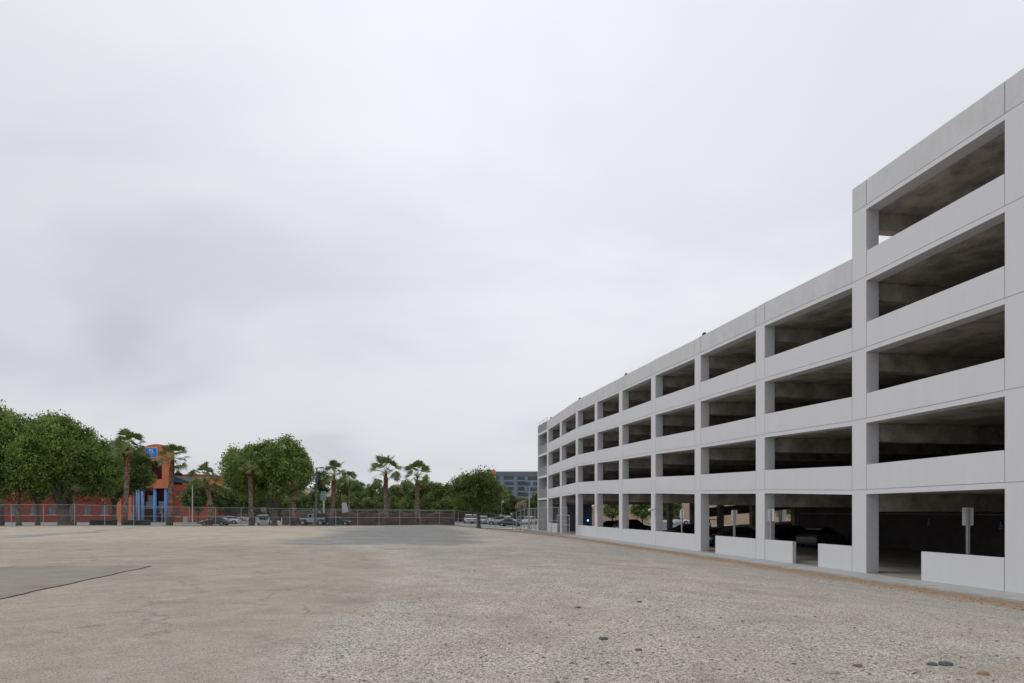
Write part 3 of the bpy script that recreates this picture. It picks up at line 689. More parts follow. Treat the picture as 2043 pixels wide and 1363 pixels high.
def longfence(x0_, x1_, yt, d, m_, label):
    e = empty('screened_fence', px(x0_, 1035, d), 0, label, 'fence'); a, b__ = px(x0_, yt, d), px(x1_, yt, d)
    b_ = MB(); b_.box(a.x, b__.x, d, d+.04, 0, a.z); b_.build('screen_cloth', m_, e, world=True)
    for q in np.arange(a.x, b__.x, 3): b_ = MB(); b_.tube([(q, d-.05, 0), (q, d-.05, a.z+.1)], .04, 6); b_.build('post', M['galv'], e, world=True)
longfence(890, 1110, 1012, 168, mat('dark mesh cloth', (.055,.045,.043), .95, .2, 1), 'long dark screened fence behind the right hand parking lot')
longfence(384, 560, 1014, 160, mat('dark maroon mesh cloth', (.05,.03,.028), .95, .2, 1), 'dark maroon screened fence behind the far parked cars')
tree('flowering_tree', 1040, 140, 1000, 1020, 18, F_blossom, 'small pale bare twigged tree left of the garage', n=160, leaf=.14, lobes=8, per=6, trunkpx=1.2)
for x, yt, lab in ((355.5, 930, 'tall dark cypress spike above the red brown wing'), (384, 934, 'shorter dark cypress spike behind the bent palm')):
    tree('cypress_tree', x, 210, yt, 962, 4.5, F_dark, lab, 'cypress trees behind the red building', n=160, leaf=.2, lobes=8, per=7, trunkpx=1)

def palm(xb, xt, d, ytrunk, ytop, label, name='palm_tree', nf=30, fr=1.0, rad=.27, bend=0, seed=0, droop=1.0):
    s = d/FPX; X = (xb-CX)*s; z0 = float(zg(X, d)); h = CAMZ+(HZ-ytrunk)*s-z0; ox = (xt-xb)*s
    e = empty(name, (X, d, z0), 0, label, 'palm tree', 'fan palms along the chain link fence')
    rr = random.Random(seed)
    b_ = MB(); N = 26; pts = []; rd = []
    for i in range(N):
        u = i/(N-1); pts.append((ox*u+bend*math.sin(PI*u)*.9, 0.12*math.sin(u*4+seed), h*u-(.2 if i == 0 else 0)))
        base = rad*(1.25-.42*u) if u > .05 else rad*1.5
        rd.append(base*(1+.07*math.sin(i*2.1+seed)+rr.uniform(-.05, .05))*(1.22 if .72 < u < .9 else 1)*(1 if u < .95 else .8))
    b_.tube(pts, rd, 14); b_.build('trunk', M['palmbark'], e)
    top = Vector(pts[-1]); V = []; Fc = []
    R_ = (CAMZ+(HZ-ytop)*s-z0-h)*fr
    pt = MB(); fm = MB()
    nf = int(nf*.98)
    for i in range(nf):
        az = i*2.39996+seed; el = R(84-112*(i/(nf-1))**.95+rr.uniform(-9, 9))
        dr = Vector((math.cos(az)*math.cos(el), math.sin(az)*math.cos(el), math.sin(el)))
        RE = R_*(.90+.16*max(0, math.sin(el)))*rr.uniform(.85, 1.08)
        pl = RE*rr.uniform(.46, .58); tip = top+dr*pl+Vector((0,0,-.12*pl*droop*(1-math.sin(el))))
        pt.tube([top, top+dr*pl*.5, tip], [.035,.025,.02], 4, False)
        side = dr.cross(Vector((0,0,1))); side = side if side.length > .05 else Vector((1,0,0)); side.normalize(); up = side.cross(dr); rl = R(rr.uniform(-50, 50)); side = side*math.cos(rl)+up*math.sin(rl)
        dr2 = (dr+Vector((0,0,-.18*droop))).normalized(); side = (side-dr2*side.dot(dr2)).normalized(); up2 = side.cross(dr2)
        nl = 17; fl = RE*rr.uniform(.42, .52)
        for j in range(nl):
            a = R(-74+148*j/(nl-1)); L = fl*(.70+.30*math.cos(a))*rr.uniform(.85, 1.08)
            ld = dr2*math.cos(a)+side*math.sin(a)+up2*(.16*abs(math.sin(a)))
            ws = (dr2*-math.sin(a)+side*math.cos(a))*(L*.05)
            m1 = tip+ld*L*.6; m2 = tip+ld*L+Vector((0,0,-L*.3*droop*rr.uniform(.6, 1.3)))
            k = len(fm.v); fm.v += [tuple(tip), tuple(m1+ws), tuple(m2), tuple(m1-ws)]; fm.f.append((k, k+1, k+2, k+3))
    fm.build('crown', F_palm, e); pt.build('frond_stems', mat('palm stem', (.34,.36,.17), .7, .1, 5), e)
    return e
dF = lambda x: (73+(-57.4+57.4)*.5)*0+ (101*73)/(101+(73-101)*(x/1023.0)) if False else 73/(1-(x/1023.0)*(1-73/101.0))+1.6
palm(247, 258, dF(247), 893, 853, 'tall slanting palm left of the orange tower', seed=1, nf=32)
palm(337, 345, dF(337), 917, 878, 'palm directly in front of the orange tower', seed=2, nf=30, rad=.3)
palm(418, 407, dF(418), 955, 919, 'shorter palm with a bent trunk right of the orange tower', seed=3, bend=.55, nf=30)
palm(503, 498, dF(503), 932, 896, 'palm whose crown overlaps the left of the domed ficus', seed=4, nf=30)
palm(585, 587, dF(585), 966, 940, 'shortest palm in front of the domed ficus trunk', seed=5, nf=28)
palm(660, 667, dF(660), 948, 912, 'palm standing between the tall lamp post and white board', seed=6, nf=30)
palm(770, 770, dF(770), 943, 903, 'palm with the widest star shaped crown right of centre', seed=7, nf=28, droop=.8, rad=.3)
palm(832, 833, dF(832), 950, 914, 'last palm on the right of the row', seed=8, nf=28, rad=.3)
palm(38, 36, 81.5, 966, 938, 'leftmost palm trunk under the ficus crown', seed=9, nf=26)
palm(148, 150, 81.5, 974, 944, 'palm trunk close beside the pale ficus trunk', seed=10, nf=24)
palm(4, 8, 100, 842, 812, 'palm crown poking above the leftmost ficus', seed=11, nf=28)
palm(696, 697, 130, 958, 936, 'small far palm behind the tall lamp palm', seed=12, nf=24, rad=.15)

# ------------------------------------------------------------------ chain link fence
def fence(name, pts, hts, bases, step, label, rails=(0.02, .5), wire=.095, wr=.0016, cat='fence', mm=None, post_r=.035):
    mm = mm or M['galv']; e = empty(name, (pts[0][0], pts[0][1], bases[0]), 0, label, cat)
    P = [Vector((p[0], p[1], 0)) for p in pts]; seg = [0]
    for a, b_ in zip(P[:-1], P[1:]): seg.append(seg[-1]+(b_-a).length)
    def at(s_):
        return np.array([np.interp(s_, seg, [p.x for p in P]), np.interp(s_, seg, [p.y for p in P])]), float(np.interp(s_, seg, bases)), float(np.interp(s_, seg, hts))
    n_ = max(2, round(seg[-1]/step)+1); ss = np.linspace(0, seg[-1], n_)
    for q in ss:
        p, b0, h = at(q); b_ = MB(); b_.tube([(p[0], p[1], b0-.3), (p[0], p[1], b0+h+.05)], post_r, 8); b_.build('post', mm, e, world=True)
    for fr in (1.0,)+tuple(rails):
        b_ = MB()
        b_.tube([(at(q)[0][0], at(q)[0][1], at(q)[1]+at(q)[2]*fr) for q in np.linspace(0, seg[-1], n_*2)], .024, 6); b_.build('rail', mm, e, world=True)
    V = []; Fc = []; q = 0.0
    while q < seg[-1]:
        for sg in (1, -1):
            q2 = min(max(q+sg*at(q)[2], 0), seg[-1]); fr = abs(q2-q)/max(at(q)[2], .01)
            p, b0, h = at(q); p2, b2, h2 = at(q2); k = len(V); n3 = 3
            for j in range(n3+1):
                u = j/n3; pp = p+(p2-p)*u; zz_ = b0+(b2+h2*fr-b0)*u
                V += [(pp[0], pp[1], zz_-wr*1.4), (pp[0], pp[1], zz_+wr*1.4)]
                if j: Fc.append((k+2*j-2, k+2*j, k+2*j+1, k+2*j-1))
        q += wire
    mo = npmesh('chain_link', np.array(V), np.array(Fc), mm); 
    inv = parent_mats[e.name].inverted(); mo.data.transform(inv); mo.parent = e
    return e
fp = [px(x, 1050, 73/(1-(x/1023.0)*(1-73/101.0))) for x in (-260, -60, 150, 400, 700, 900, 1023)]
hts = [2.5, 2.45, 2.45, 2.35, 2.3, 2.3, 2.3]
fence('chain_link_fence', [(p.x, p.y) for p in fp], hts, [float(zg(p.x, p.y)) for p in fp], 3.05, 'long galvanised chain link fence along the far edge of the lot')
gp = [(fp[-1].x, fp[-1].y), (2.0, 93), (4.7, 76.6), (6.1, 72.3)]
fence('chain_link_fence', gp, [2.35, 3.0, 3.1, 3.1], [0, 0, 0, 0], 2.4, 'taller chain link fence running beside the garage stair bay', wire=.07, rails=(.5, .03))
# gate in the fence by garage
ga = empty('chain_link_gate', (5.2, 74.6, 0), 0, 'chain link gate with a steel frame next to the first full low wall', 'gate')
a0, a1 = Vector((5.2, 74.6, 0)), Vector((6.3, 71.6, 0))
b_ = MB()
for u in (0, 1): p = a0.lerp(a1, u); b_.tube([(p.x, p.y, .05), (p.x, p.y, 2.2)], .05, 8)
for z in (.1, 1.1, 2.2): b_.tube([(a0.x, a0.y, z), (a1.x, a1.y, z)], .035, 8)
b_.build('frame', M['galv'], ga, world=True)
# brown windscreen fence
bf = empty('windscreen_fence', px(562, 1047, 111), 0, 'long fence covered in sagging dark brown windscreen cloth', 'fence')
N = 220; x0, x1 = -39.2, -9.5; V = []
for j in range(9):
    for i in range(N):
        u = i/(N-1); v = j/8; X = x0+(x1-x0)*u; Y = 111+(-3.5)*u
        sag = .10*abs(math.sin(u*PI*10))**2*v+.05*math.sin(u*60)*v
        Y2 = Y+.10*math.sin(u*90+v*5)+.07*math.sin(u*41-v*9)*(.4+v)
        V.append((X, Y2, .02+(2.45-sag)*v))
F_ = [(j*N+i, j*N+i+1, (j+1)*N+i+1, (j+1)*N+i) for j in range(8) for i in range(N-1)]
mb = MB(); mb.v = V; mb.f = F_; c_ = mb.build('screen_cloth', M['screen'], bf, world=True, smooth=True)
so = c_.modifiers.new('thick', 'SOLIDIFY'); so.thickness = .01
for q in np.linspace(0, 1, 11):
    X = x0+(x1-x0)*q; b_ = MB(); b_.tube([(X, 111.25-3.5*q, 0), (X, 111.25-3.5*q, 2.75)], .035, 8); b_.build('post', M['galv'], bf, world=True)
b_ = MB(); b_.tube([(x0, 111.25, 2.72), (x1, 107.75, 2.72)], .03, 6); b_.build('rail', M['galv'], bf, world=True)

# ------------------------------------------------------------------ vehicles
def wheel(e, x, y, r, w, m_rim=None):
    b_ = MB(); b_.tube([(x, y-w/2, r), (x, y-w/2+.03, r), (x, y+w/2-.03, r), (x, y+w/2, r)], [r*.92, r, r, r*.92], 20); t_ = b_.build('wheel', M['black'], e)
    sgn = 1 if y > 0 else -1
    b_ = MB(); b_.tube([(x, y+sgn*(w/2-.01), r), (x, y+sgn*(w/2+.012), r)], r*.62, 14); b_.build('rim', m_rim or M['rim'], t_)
def loft(mb, prof, wl):      # prof: list of (x, zlow, zhigh, halfwidth_low, halfwidth_high)
    k = len(mb.v)
    for x, zl, zh, a, b_ in prof:
        zm = zl+(zh-zl)*.55
        mb.v += [(x,-a*.93,zl),(x,-a,zm),(x,-b_,zh),(x,b_,zh),(x,a,zm),(x,a*.93,zl)]
    n_ = len(prof)
    for i in range(n_-1):
        for j in range(6):
            j2 = (j+1) % 6; mb.f.append((k+i*6+j, k+(i+1)*6+j, k+(i+1)*6+j2, k+i*6+j2))
    mb.f.append(tuple(k+j for j in range(6))); mb.f.append(tuple(k+(n_-1)*6+j for j in range(5, -1, -1)))
def car(kind, paint, label, group='cars parked along the street and lots', name=None):
    e = empty(name or {'sedan':'parked_car','suv':'parked_suv','pickup':'pickup_truck','jeep':'off_road_car'}[kind], (0,0,0), 0, label, {'sedan':'car','suv':'suv','pickup':'pickup truck','jeep':'off road car'}[kind], group)
    b_ = MB(); g = MB(); rf = MB()
    if kind == 'sedan':
        L, r = 4.7, .33; W = .91
        loft(b_, [(-2.35,.35,.72,.78,.62),(-2.25,.22,.86,.86,.72),(-1.7,.2,.98,W,.80),(-.9,.2,1.0,W,.82),(.9,.2,.93,W,.82),(1.6,.2,.84,W,.78),(2.15,.22,.70,.86,.68),(2.35,.32,.58,.74,.58)], 0)
        loft(g, [(-1.95,.9,.99,.74,.70),(-1.05,.9,1.38,.76,.60),(-.3,.9,1.43,.77,.60),(.35,.9,1.38,.77,.60),(1.25,.85,.93,.74,.68)], 0)
        loft(rf, [(-1.25,1.30,1.36,.60,.52),(-.9,1.38,1.435,.62,.54),(-.2,1.40,1.465,.63,.55),(.3,1.36,1.42,.62,.54),(.5,1.28,1.33,.60,.52)], 0); wx = (1.42, -1.38)
        pil = [(-.3,.76,.62,.9,1.42)]
    elif kind == 'suv':
        L, r = 4.75, .37; W = .95
        loft(b_, [(-2.35,.4,.95,.86,.74),(-2.25,.26,1.08,.9,.80),(-1.2,.24,1.1,W,.85),(.8,.24,1.06,W,.86),(1.5,.24,1.02,W,.84),(2.2,.26,.90,.9,.74),(2.36,.4,.72,.8,.66)], 0)
        loft(g, [(-2.2,1.02,1.12,.82,.78),(-1.95,1.0,1.6,.82,.68),(-.5,1.0,1.66,.83,.69),(.3,1.0,1.62,.82,.68),(1.15,1.0,1.06,.8,.74)], 0)
        loft(rf, [(-2.2,1.52,1.6,.68,.60),(-1.5,1.62,1.69,.70,.62),(-.3,1.64,1.71,.70,.62),(.3,1.58,1.65,.69,.61),(.45,1.5,1.55,.66,.58)], 0); wx = (1.42, -1.40)
        pil = [(-.35,.83,.70,1.02,1.64), (-1.45,.83,.69,1.02,1.62)]
    elif kind == 'pickup':
        L, r = 5.6, .40; W = .97
        loft(b_, [(-2.8,.5,1.12,.93,.9),(-2.7,.36,1.16,.95,.92),(-.9,.34,1.16,W,.92),(-.6,.34,1.18,W,.9),(1.2,.34,1.16,W,.88),(2.5,.36,1.08,.94,.82),(2.75,.45,.95,.88,.76)], 0)
        loft(g, [(-.95,1.1,1.2,.84,.8),(-.75,1.1,1.82,.84,.70),(.5,1.1,1.84,.84,.70),(1.35,1.1,1.18,.82,.76)], 0)
        loft(rf, [(-.9,1.74,1.82,.70,.62),(-.5,1.82,1.9,.72,.64),(.35,1.82,1.9,.72,.64),(.6,1.74,1.8,.70,.62)], 0); wx = (1.75, -1.65)
        pil = [(-.05,.85,.71,1.12,1.82), (-.72,.85,.71,1.12,1.82)]
    if kind == 'jeep':
        L, r = 4.6, .44; W = .80; wx = (1.45, -1.45)
        loft(b_, [(-2.05,.55,1.22,W,W),(-1.0,.5,1.22,W,W),(.75,.5,1.22,W,W),(.8,.5,1.20,.76,.74),(1.95,.55,1.14,.66,.62),(2.05,.6,1.08,.62,.58)], 0)
        bo = b_.build('body', paint, e, bevel=.03)
        b_ = MB()
        for sy in (-1, 1):
            for wx_ in wx: b_.prism([(wx_-.62,.72),(wx_-.42,1.0),(wx_+.42,1.0),(wx_+.62,.72),(wx_+.56,.70),(wx_+.38,.93),(wx_-.38,.93),(wx_-.56,.70)], sy*.78, sy*.97)
        b_.box(2.05, 2.3, -.8, .8, .52, .72); b_.box(-2.35, -2.1, -.8, .8, .5, .7); b_.box(-.95, .85, .8, .9, .42, .48); b_.box(-.95, .85, -.9, -.8, .42, .48)
        b_.build('fender_flares', M['black'], e)
        loft(g, [(-2.0,1.22,1.76,.74,.66),(.55,1.22,1.76,.74,.66),(.82,1.22,1.30,.74,.7)], 0); g.build('window', M['glass'], e)
        loft(rf, [(-.75,1.76,1.83,.70,.66),(.58,1.76,1.83,.70,.66)], 0)
        for sy in (-1, 1):
            for x_ in (-.72, -.1, .55): rf.box(x_, x_+.1, sy*.75-.03, sy*.75+.02, 1.2, 1.77)
        rf.build('roof', paint, e)
        sb = MB(); loft(sb, [(-2.03,1.24,1.80,.76,.68),(-.8,1.24,1.83,.76,.68)], 0); sb.box(-1.98, -.78, -.70, .70, 1.79, 1.85); sb.build('soft_top', mat('black canvas', (.03,.03,.032), .9, .2, 5), e)
        sp = MB(); sp.tube([(-2.12,.1,1.05),(-2.36,.1,1.05)], .4, 20); so_ = sp.build('spare_wheel', M['black'], e)
        for sy in (-1, 1):
            h = MB(); h.tube([(2.04, sy*.42, .92), (2.08, sy*.42, .92)], .1, 12); h.build('headlight', M['hlamp'], e)
            h = MB(); h.box(-2.08, -2.04, sy*.72-.07, sy*.72+.07, .85, 1.05); h.build('tail_light', M['tail'], e)
    else:
        if kind == 'pickup':
            bo = b_.build('body', paint, e, bevel=.04); bd = MB(); bd.box(-2.66, -1.0, -.8, .8, 1.163, 1.18); bd.build('truck_bed', M['black'], e)
        else: bo = b_.build('body', paint, e, bevel=.05, smooth=False)
        g.build('window', M['glass'], e)
        for x_, wa, wb, za, zb in pil:
            for sy in (-1, 1): rf.hexa([(x_-.04,sy*wa-.02,za),(x_+.04,sy*wa-.02,za),(x_+.04,sy*wa+.02,za),(x_-.04,sy*wa+.02,za),(x_-.04,sy*wb-.02,zb),(x_+.04,sy*wb-.02,zb),(x_+.04,sy*wb+.02,zb),(x_-.04,sy*wb+.02,zb)])
        rf.build('roof', paint, e)
        x_f = {'sedan': 2.2, 'suv': 2.22, 'pickup': 2.66}[kind]; x_r = -x_f-.02; zf = {'sedan': .62, 'suv': .8, 'pickup': .92}[kind]
        for sy in (-1, 1):
            h = MB(); h.box(x_f-.16, x_f+.08, sy*.66-.17, sy*.66+.17, zf-.07, zf+.07); h.build('headlight', M['hlamp'], e, bevel=.02)
            h = MB(); h.box(x_r-.10, x_r+.15, sy*.68-.16, sy*.68+.16, zf+.06, zf+.20); h.build('tail_light', M['tail'], e, bevel=.02)
        h = MB(); h.box(x_f+.02, x_f+.13, -.42, .42, zf-.14, zf+.02); h.build('grille', M['black'], e)
        h = MB(); h.box(x_r-.13, x_r-.06, -.26, .26, zf-.06, zf+.08); h.build('number_plate', M['signplain'], e)
        for wx_ in wx:
            for sy in (-1, 1): h = MB(); h.tube([(wx_, sy*(W-.10), r), (wx_, sy*(W+.008), r)], r+.07, 18); h.build('wheel_arch', M['black'], e)
    for wx_ in wx:
        for sy in (-1, 1): wheel(e, wx_, sy*((.86 if kind == 'jeep' else W-.1)), r, .28 if kind == 'jeep' else .22)
    return e
paints = {k: carpaint(k+' car paint', c) for k, c in dict(grey=(.075,.075,.095), silver=(.36,.37,.38), white=(.62,.63,.65), black=(.012,.012,.014), navy=(.02,.03,.06), dark=(.035,.04,.045), white2=(.5,.55,.58), grey2=(.2,.2,.2)).items()}
def put(e, x, d, rz, z=None):
    X = (x-CX)*d/FPX; e.location = (X, d, (float(zg(X, d))+.02) if z is None else z); e.rotation_euler = (0, 0, rz)
put(car('sedan', paints['grey'], 'dark grey saloon car behind the bent palm'), 430, 106, PI)
put(car('sedan', paints['white'], 'white hatchback partly behind the dark grey saloon'), 452, 118, PI+.25)
put(car('suv', paints['dark'], 'dark pickup shaped car in the far row under trees'), 478, 148, PI+.5)
put(car('suv', paints['silver'], 'silver car in the far row left of the overlapping palm'), 492, 148, PI+.6)
put(car('sedan', paints['white2'], 'pale green white car beside the white road sign'), 514, 140, .3)
put(car('jeep', paints['white2'], 'silver boxy off road car with black fenders by the tall lamp post'), 625, 106.5, PI)
put(car('sedan', paints['dark'], 'dark saloon car right of the boxy off road car'), 674, 107, 0)
hs = car('suv', paints['white'], 'white car with its rear hatch raised left of the brown screen')
put(hs, 527, 112, .6*PI)
hb = MB(); hb.hexa([(-3.0,-.72,1.62),(-2.1,-.72,1.66),(-2.1,.72,1.66),(-3.0,.72,1.62),(-3.0,-.66,1.70),(-2.1,-.7,1.74),(-2.1,.7,1.74),(-3.0,.66,1.70)]); hb.build('rear_hatch', paints['white'], hs)
hb = MB(); hb.box(-2.42, -2.3, -.6, .6, .85, 1.5); hb.build('boot_opening', M['black'], hs)
put(car('pickup', paints['white'], 'white pickup leftmost in the right hand parking lot'), 935, 138, -PI/2+.1)
put(car('pickup', paints['white2'], 'white van like pickup second from left in the right lot'), 948, 142, -PI/2+.15)
put(car('suv', paints['silver'], 'silver suv just right of the olive tree trunk'), 965, 134, -PI/2+.3)
put(car('sedan', paints['navy'], 'dark blue car between silver suv and silver pickup'), 980, 132, -PI/2+.5)
put(car('pickup', paints['silver'], 'silver pickup seen side on in the right lot'), 1000, 128, PI-.25)
put(car('sedan', paints['dark'], 'dark car in front of the silver pickup'), 1018, 120, -.3)
put(car('suv', paints['white'], 'white suv behind the tall grey pole'), 1012, 146, -PI/2+.3)
put(car('suv', paints['dark'], 'dark suv right of the tall grey pole'), 1040, 140, -PI/2-.3)
put(car('suv', paints['white'], 'white suv nearest the garage corner'), 1057, 138, -PI/2-.4)
put(car('sedan', paints['silver'], 'silver car farthest back near the garage corner'), 1048, 160, PI/2)
def putg(e, x, n, rz, z=0):
    u = x-CX; A = P0+ND*n; t = (A[0]*FPX-u*A[1])/(u*TD[1]-TD[0]*FPX); p = G(t, n); e.location = (p[0], p[1], z+.005); e.rotation_euler = (0, 0, rz)
aN = math.atan2(ND[1], ND[0])
gg_ = 'cars parked inside the garage'
putg(car('sedan', paints['grey2'], 'silver car with its tail towards the gap in the low wall', gg_), 1640, 11.6, R(38))
putg(car('sedan', paints['black'], 'black car facing out beside the silver car in the garage', gg_), 1567, 12.0, aN+PI)
putg(car('sedan', paints['dark'], 'dark saloon behind the low wall in the bay with the buggy', gg_), 1462, 5.2, aN+PI)
putg(car('sedan', paints['black'], 'black saloon behind the fourth column from the right', gg_), 1368, 6.4, aN+PI)
putg(car('suv', paints['black'], 'black car behind the long low wall under the awning view', gg_), 1262, 7.0, aN+.4)
putg(car('sedan', paints['black'], 'black sloping car left of the beige building view', gg_), 1212, 6.5, aN+PI)
pg = car('sedan', paints['white'], 'white car on the second deck showing above the panel near the stair', gg_); putg(pg, 1132, 3.0, GA, L1[8])
# buggy
bg = empty('utility_buggy', (0,0,0), 0, 'open utility buggy with a roll cage and red lamp inside the garage', 'buggy')
b_ = MB(); b_.box(-1.3, 1.2, -.65, .65, .45, .8); b_.box(.3, 1.25, -.6, .6, .8, 1.05); b_.box(-1.3, -.5, -.62, .62, .8, .95); b_.build('body', M['darkmetal'], bg, bevel=.04)
b_ = MB()
for sy in (-.6, .6): b_.tube([(.6,sy,.95),(.3,sy,1.85),(-.6,sy,1.85),(-.8,sy,.9)], .035, 8)
for x_ in (.3, -.6): b_.tube([(x_,-.6,1.85),(x_,.6,1.85)], .035, 8)
b_.build('roll_cage', M['black'], bg)
b_ = MB(); b_.box(-.35, .1, -.5, -.05, .8, .95); b_.box(-.42, -.3, -.5, -.05, .95, 1.35); b_.box(-.35, .1, .05, .5, .8, .95); b_.box(-.42, -.3, .05, .5, .95, 1.35); b_.build('seat', M['terracotta'], bg, bevel=.03)
b_ = MB(); b_.box(-1.36, -1.3, .35, .55, .85, .98); b_.build('tail_light', emis('red tail glow', (1,.05,.03), 3), bg)
for x_ in (.85, -.85):
    for sy in (-.65, .65): wheel(bg, x_, sy, .32, .25)
putg(bg, 1418, 9.0, aN+.2)

# ------------------------------------------------------------------ street furniture
e = empty('street_lamp', px(632, 1049, 92), 0, 'tall grey lamp post with a short arm beside the boxy off road car', 'lamp post'); e.location.z = float(zg(e.location.x, 92)); parent_mats[e.name] = Matrix.Translation(e.location)
hh = CAMZ+(HZ-933)*92/FPX-e.location.z
b_ = MB(); b_.tube([(-.25,0,0),(-.1,0,hh*.5),(.02,0,hh)], [.19,.15,.10], 10); b_.build('pole', mat('grey painted pole', (.17,.18,.2), .6, .08, 2), e)
b_ = MB(); b_.tube([(0,0,hh-.1),(.5,0,hh)], .05, 8); b_.box(.35, 1.0, -.16, .16, hh-.06, hh+.06); b_.box(-.45, .02, -.08, .08, hh-2.45, hh-2.3); b_.build('lamp_head', M['darkmetal'], e)
e = empty('street_sign', px(646, 1046, 118), 0, 'tall green and white street sign on a white post', 'sign'); e.location.z = .25
z1 = CAMZ+(HZ-981)*118/FPX-.25; z0_ = CAMZ+(HZ-998)*118/FPX-.25
b_ = MB(); b_.tube([(0,0,0),(0,0,z1)], .14, 8); b_.build('post', M['signplain'], e)
b_ = MB(); b_.box(-.45, .45, -.24, -.16, z0_, z1); b_.build('sign_panel', M['signplain'], e)
b_ = MB(); b_.box(-.38, .38, -.262, -.245, z0_+.08, z1-.08); b_.build('green_face', M['signgreen'], e)
b_ = MB(); hz_ = z1-z0_
for a in ((-.28,-.2,.62,.85),(-.02,.22,.62,.72),(.1,.2,.76,.84),(-.3,.3,.52,.55),(-.2,.1,.38,.42),(.12,.3,.34,.44),(-.1,.2,.2,.27),(-.28,-.18,.15,.3)): b_.box(a[0], a[1], -.275, -.264, z0_+hz_*a[2], z0_+hz_*a[3])
b_.build('lettering', M['signplain'], e)
e = empty('street_sign', px(525, 1046, 98), 0, 'small square white sign above the car with the raised hatch', 'sign'); e.location.z = .4
zc = CAMZ+(HZ-1016.5)*98/FPX-.4
b_ = MB(); b_.tube([(0,0,0),(0,0,zc+.3)], .04, 8); b_.build('post', M['galv'], e)
b_ = MB(); b_.hexa([(-.3,-.06,zc-.3),(.28,-.06,zc-.34),(.28,-.03,zc-.34),(-.3,-.03,zc-.3),(-.26,-.06,zc+.32),(.31,-.06,zc+.28),(.31,-.03,zc+.28),(-.26,-.03,zc+.32)]); b_.build('sign_panel', M['signplain'], e)
b_ = MB(); b_.box(-.13, .15, -.075, -.062, zc+.02, zc+.12); b_.box(-.06, .06, -.075, -.062, zc-.12, zc-.04); b_.build('marking', M['darkmetal'], e)
e = empty('notice_board', px(688, 1046, 122), 0, 'blank white board showing above the brown screen', 'board'); e.location.z = .2
b_ = MB(); b_.hexa([(-.55,0,1.9),(.75,0,1.9),(.75,.1,1.9),(-.55,.1,1.9),(-.55,0,4.1),(.25,0,4.1),(.25,.1,4.1),(-.55,.1,4.1)]); b_.build('panel', M['offwhite'], e)
b_ = MB(); b_.box(-.4, -.3, .11, .2, 0, 3.9); b_.box(.2, .3, .11, .2, 0, 3.0); b_.build('leg', M['darkmetal'], e)
e = empty('street_lamp', (px(1056,1050,97).x, 97, 0), 0, 'plain tall grey pole beside the right hand corner of the fence', 'lamp post')
b_ = MB(); b_.tube([(0,0,0),(0,0,6.2)], [.13,.09], 10); b_.build('pole', M['galv'], e)
e = empty('street_lamp', (px(1001,1040,150).x, 150, .1), 0, 'thin far lamp post with a small white head', 'lamp post')
b_ = MB(); b_.tube([(0,0,0),(0,0,4.6)], .06, 8); b_.build('pole', M['galv'], e); b_ = MB(); b_.tube([(.2,0,4.5),(.45,0,4.9)], .16, 8); b_.build('lamp_head', M['signplain'], e)
e = empty('street_lamp', (px(384,1040,120).x, 120, .3), 0, 'pale lamp post with a curved arm in front of the red brown wing', 'lamp post')
b_ = MB(); b_.tube([(0,0,0),(0,0,7.8),(.3,0,8.3),(1.6,0,8.4)], [.12,.08,.06,.05], 8); b_.build('pole', M['signplain'], e); b_ = MB(); b_.box(1.3, 2.0, -.1, .1, 8.32, 8.44); b_.build('lamp_head', M['signplain'], e)
for x, y, lab in ((971, 1018, 'small white sign on a post behind the olive tree'), (1000, 1026, 'tiny white sign plate above the silver pickup'), (1020, 1024, 'tiny white sign plate left of the tall grey pole')):
    p = px(x, y, 150); e = empty('lot_sign', (p.x, 150, .1), 0, lab, 'sign', 'small signs in the right hand lot')
    b_ = MB(); b_.tube([(0,0,0),(0,0,p.z)], .04, 6); b_.build('post', M['galv'], e); b_ = MB(); b_.box(-.22, .22, -.08, -.05, p.z-.45, p.z); b_.build('sign_panel', M['signplain'], e)
def dump(x0_, x1_, lab):
    d = 84; p0_, p1_ = px(x0_, 1049, d), px(x1_, 1049, d); e = empty('dumpster', ((p0_.x+p1_.x)/2, d, .62), 0, lab, 'dumpster', 'dark green dumpsters behind the fence'); w = (p1_.x-p0_.x)/2
    b_ = MB(); b_.hexa([(-w,-.5,.12),(w,-.5,.12),(w,.5,.12),(-w,.5,.12),(-w,-.6,.75),(w,-.6,.75),(w,.6,.85),(-w,.6,.85)]); b_.build('bin', M['dumpster'], e, bevel=.02)
    b_ = MB(); b_.hexa([(-w-.03,-.64,.76),(w+.03,-.64,.76),(w+.03,.64,.86),(-w-.03,.64,.86),(-w-.03,-.64,.80),(w+.03,-.64,.80),(w+.03,.64,.90),(-w-.03,.64,.90)]); b_.build('lid', M['black'], e)
    b_ = MB(); b_.tube([(-w-.15,-.5,.3),(w+.2,-.5,.3)], .04, 6); b_.build('handle_bar', M['darkmetal'], e)
    for sx in (-1, 1):
        for sy in (-.4, .4): b_ = MB(); b_.tube([(sx*(w-.2), sy-.04, .07),(sx*(w-.2), sy+.04, .07)], .08, 10); b_.build('wheel', M['black'], e)
dump(184, 229, 'left dark green low dumpster'); dump(254, 296, 'right dark green low dumpster beside the slanting palm')

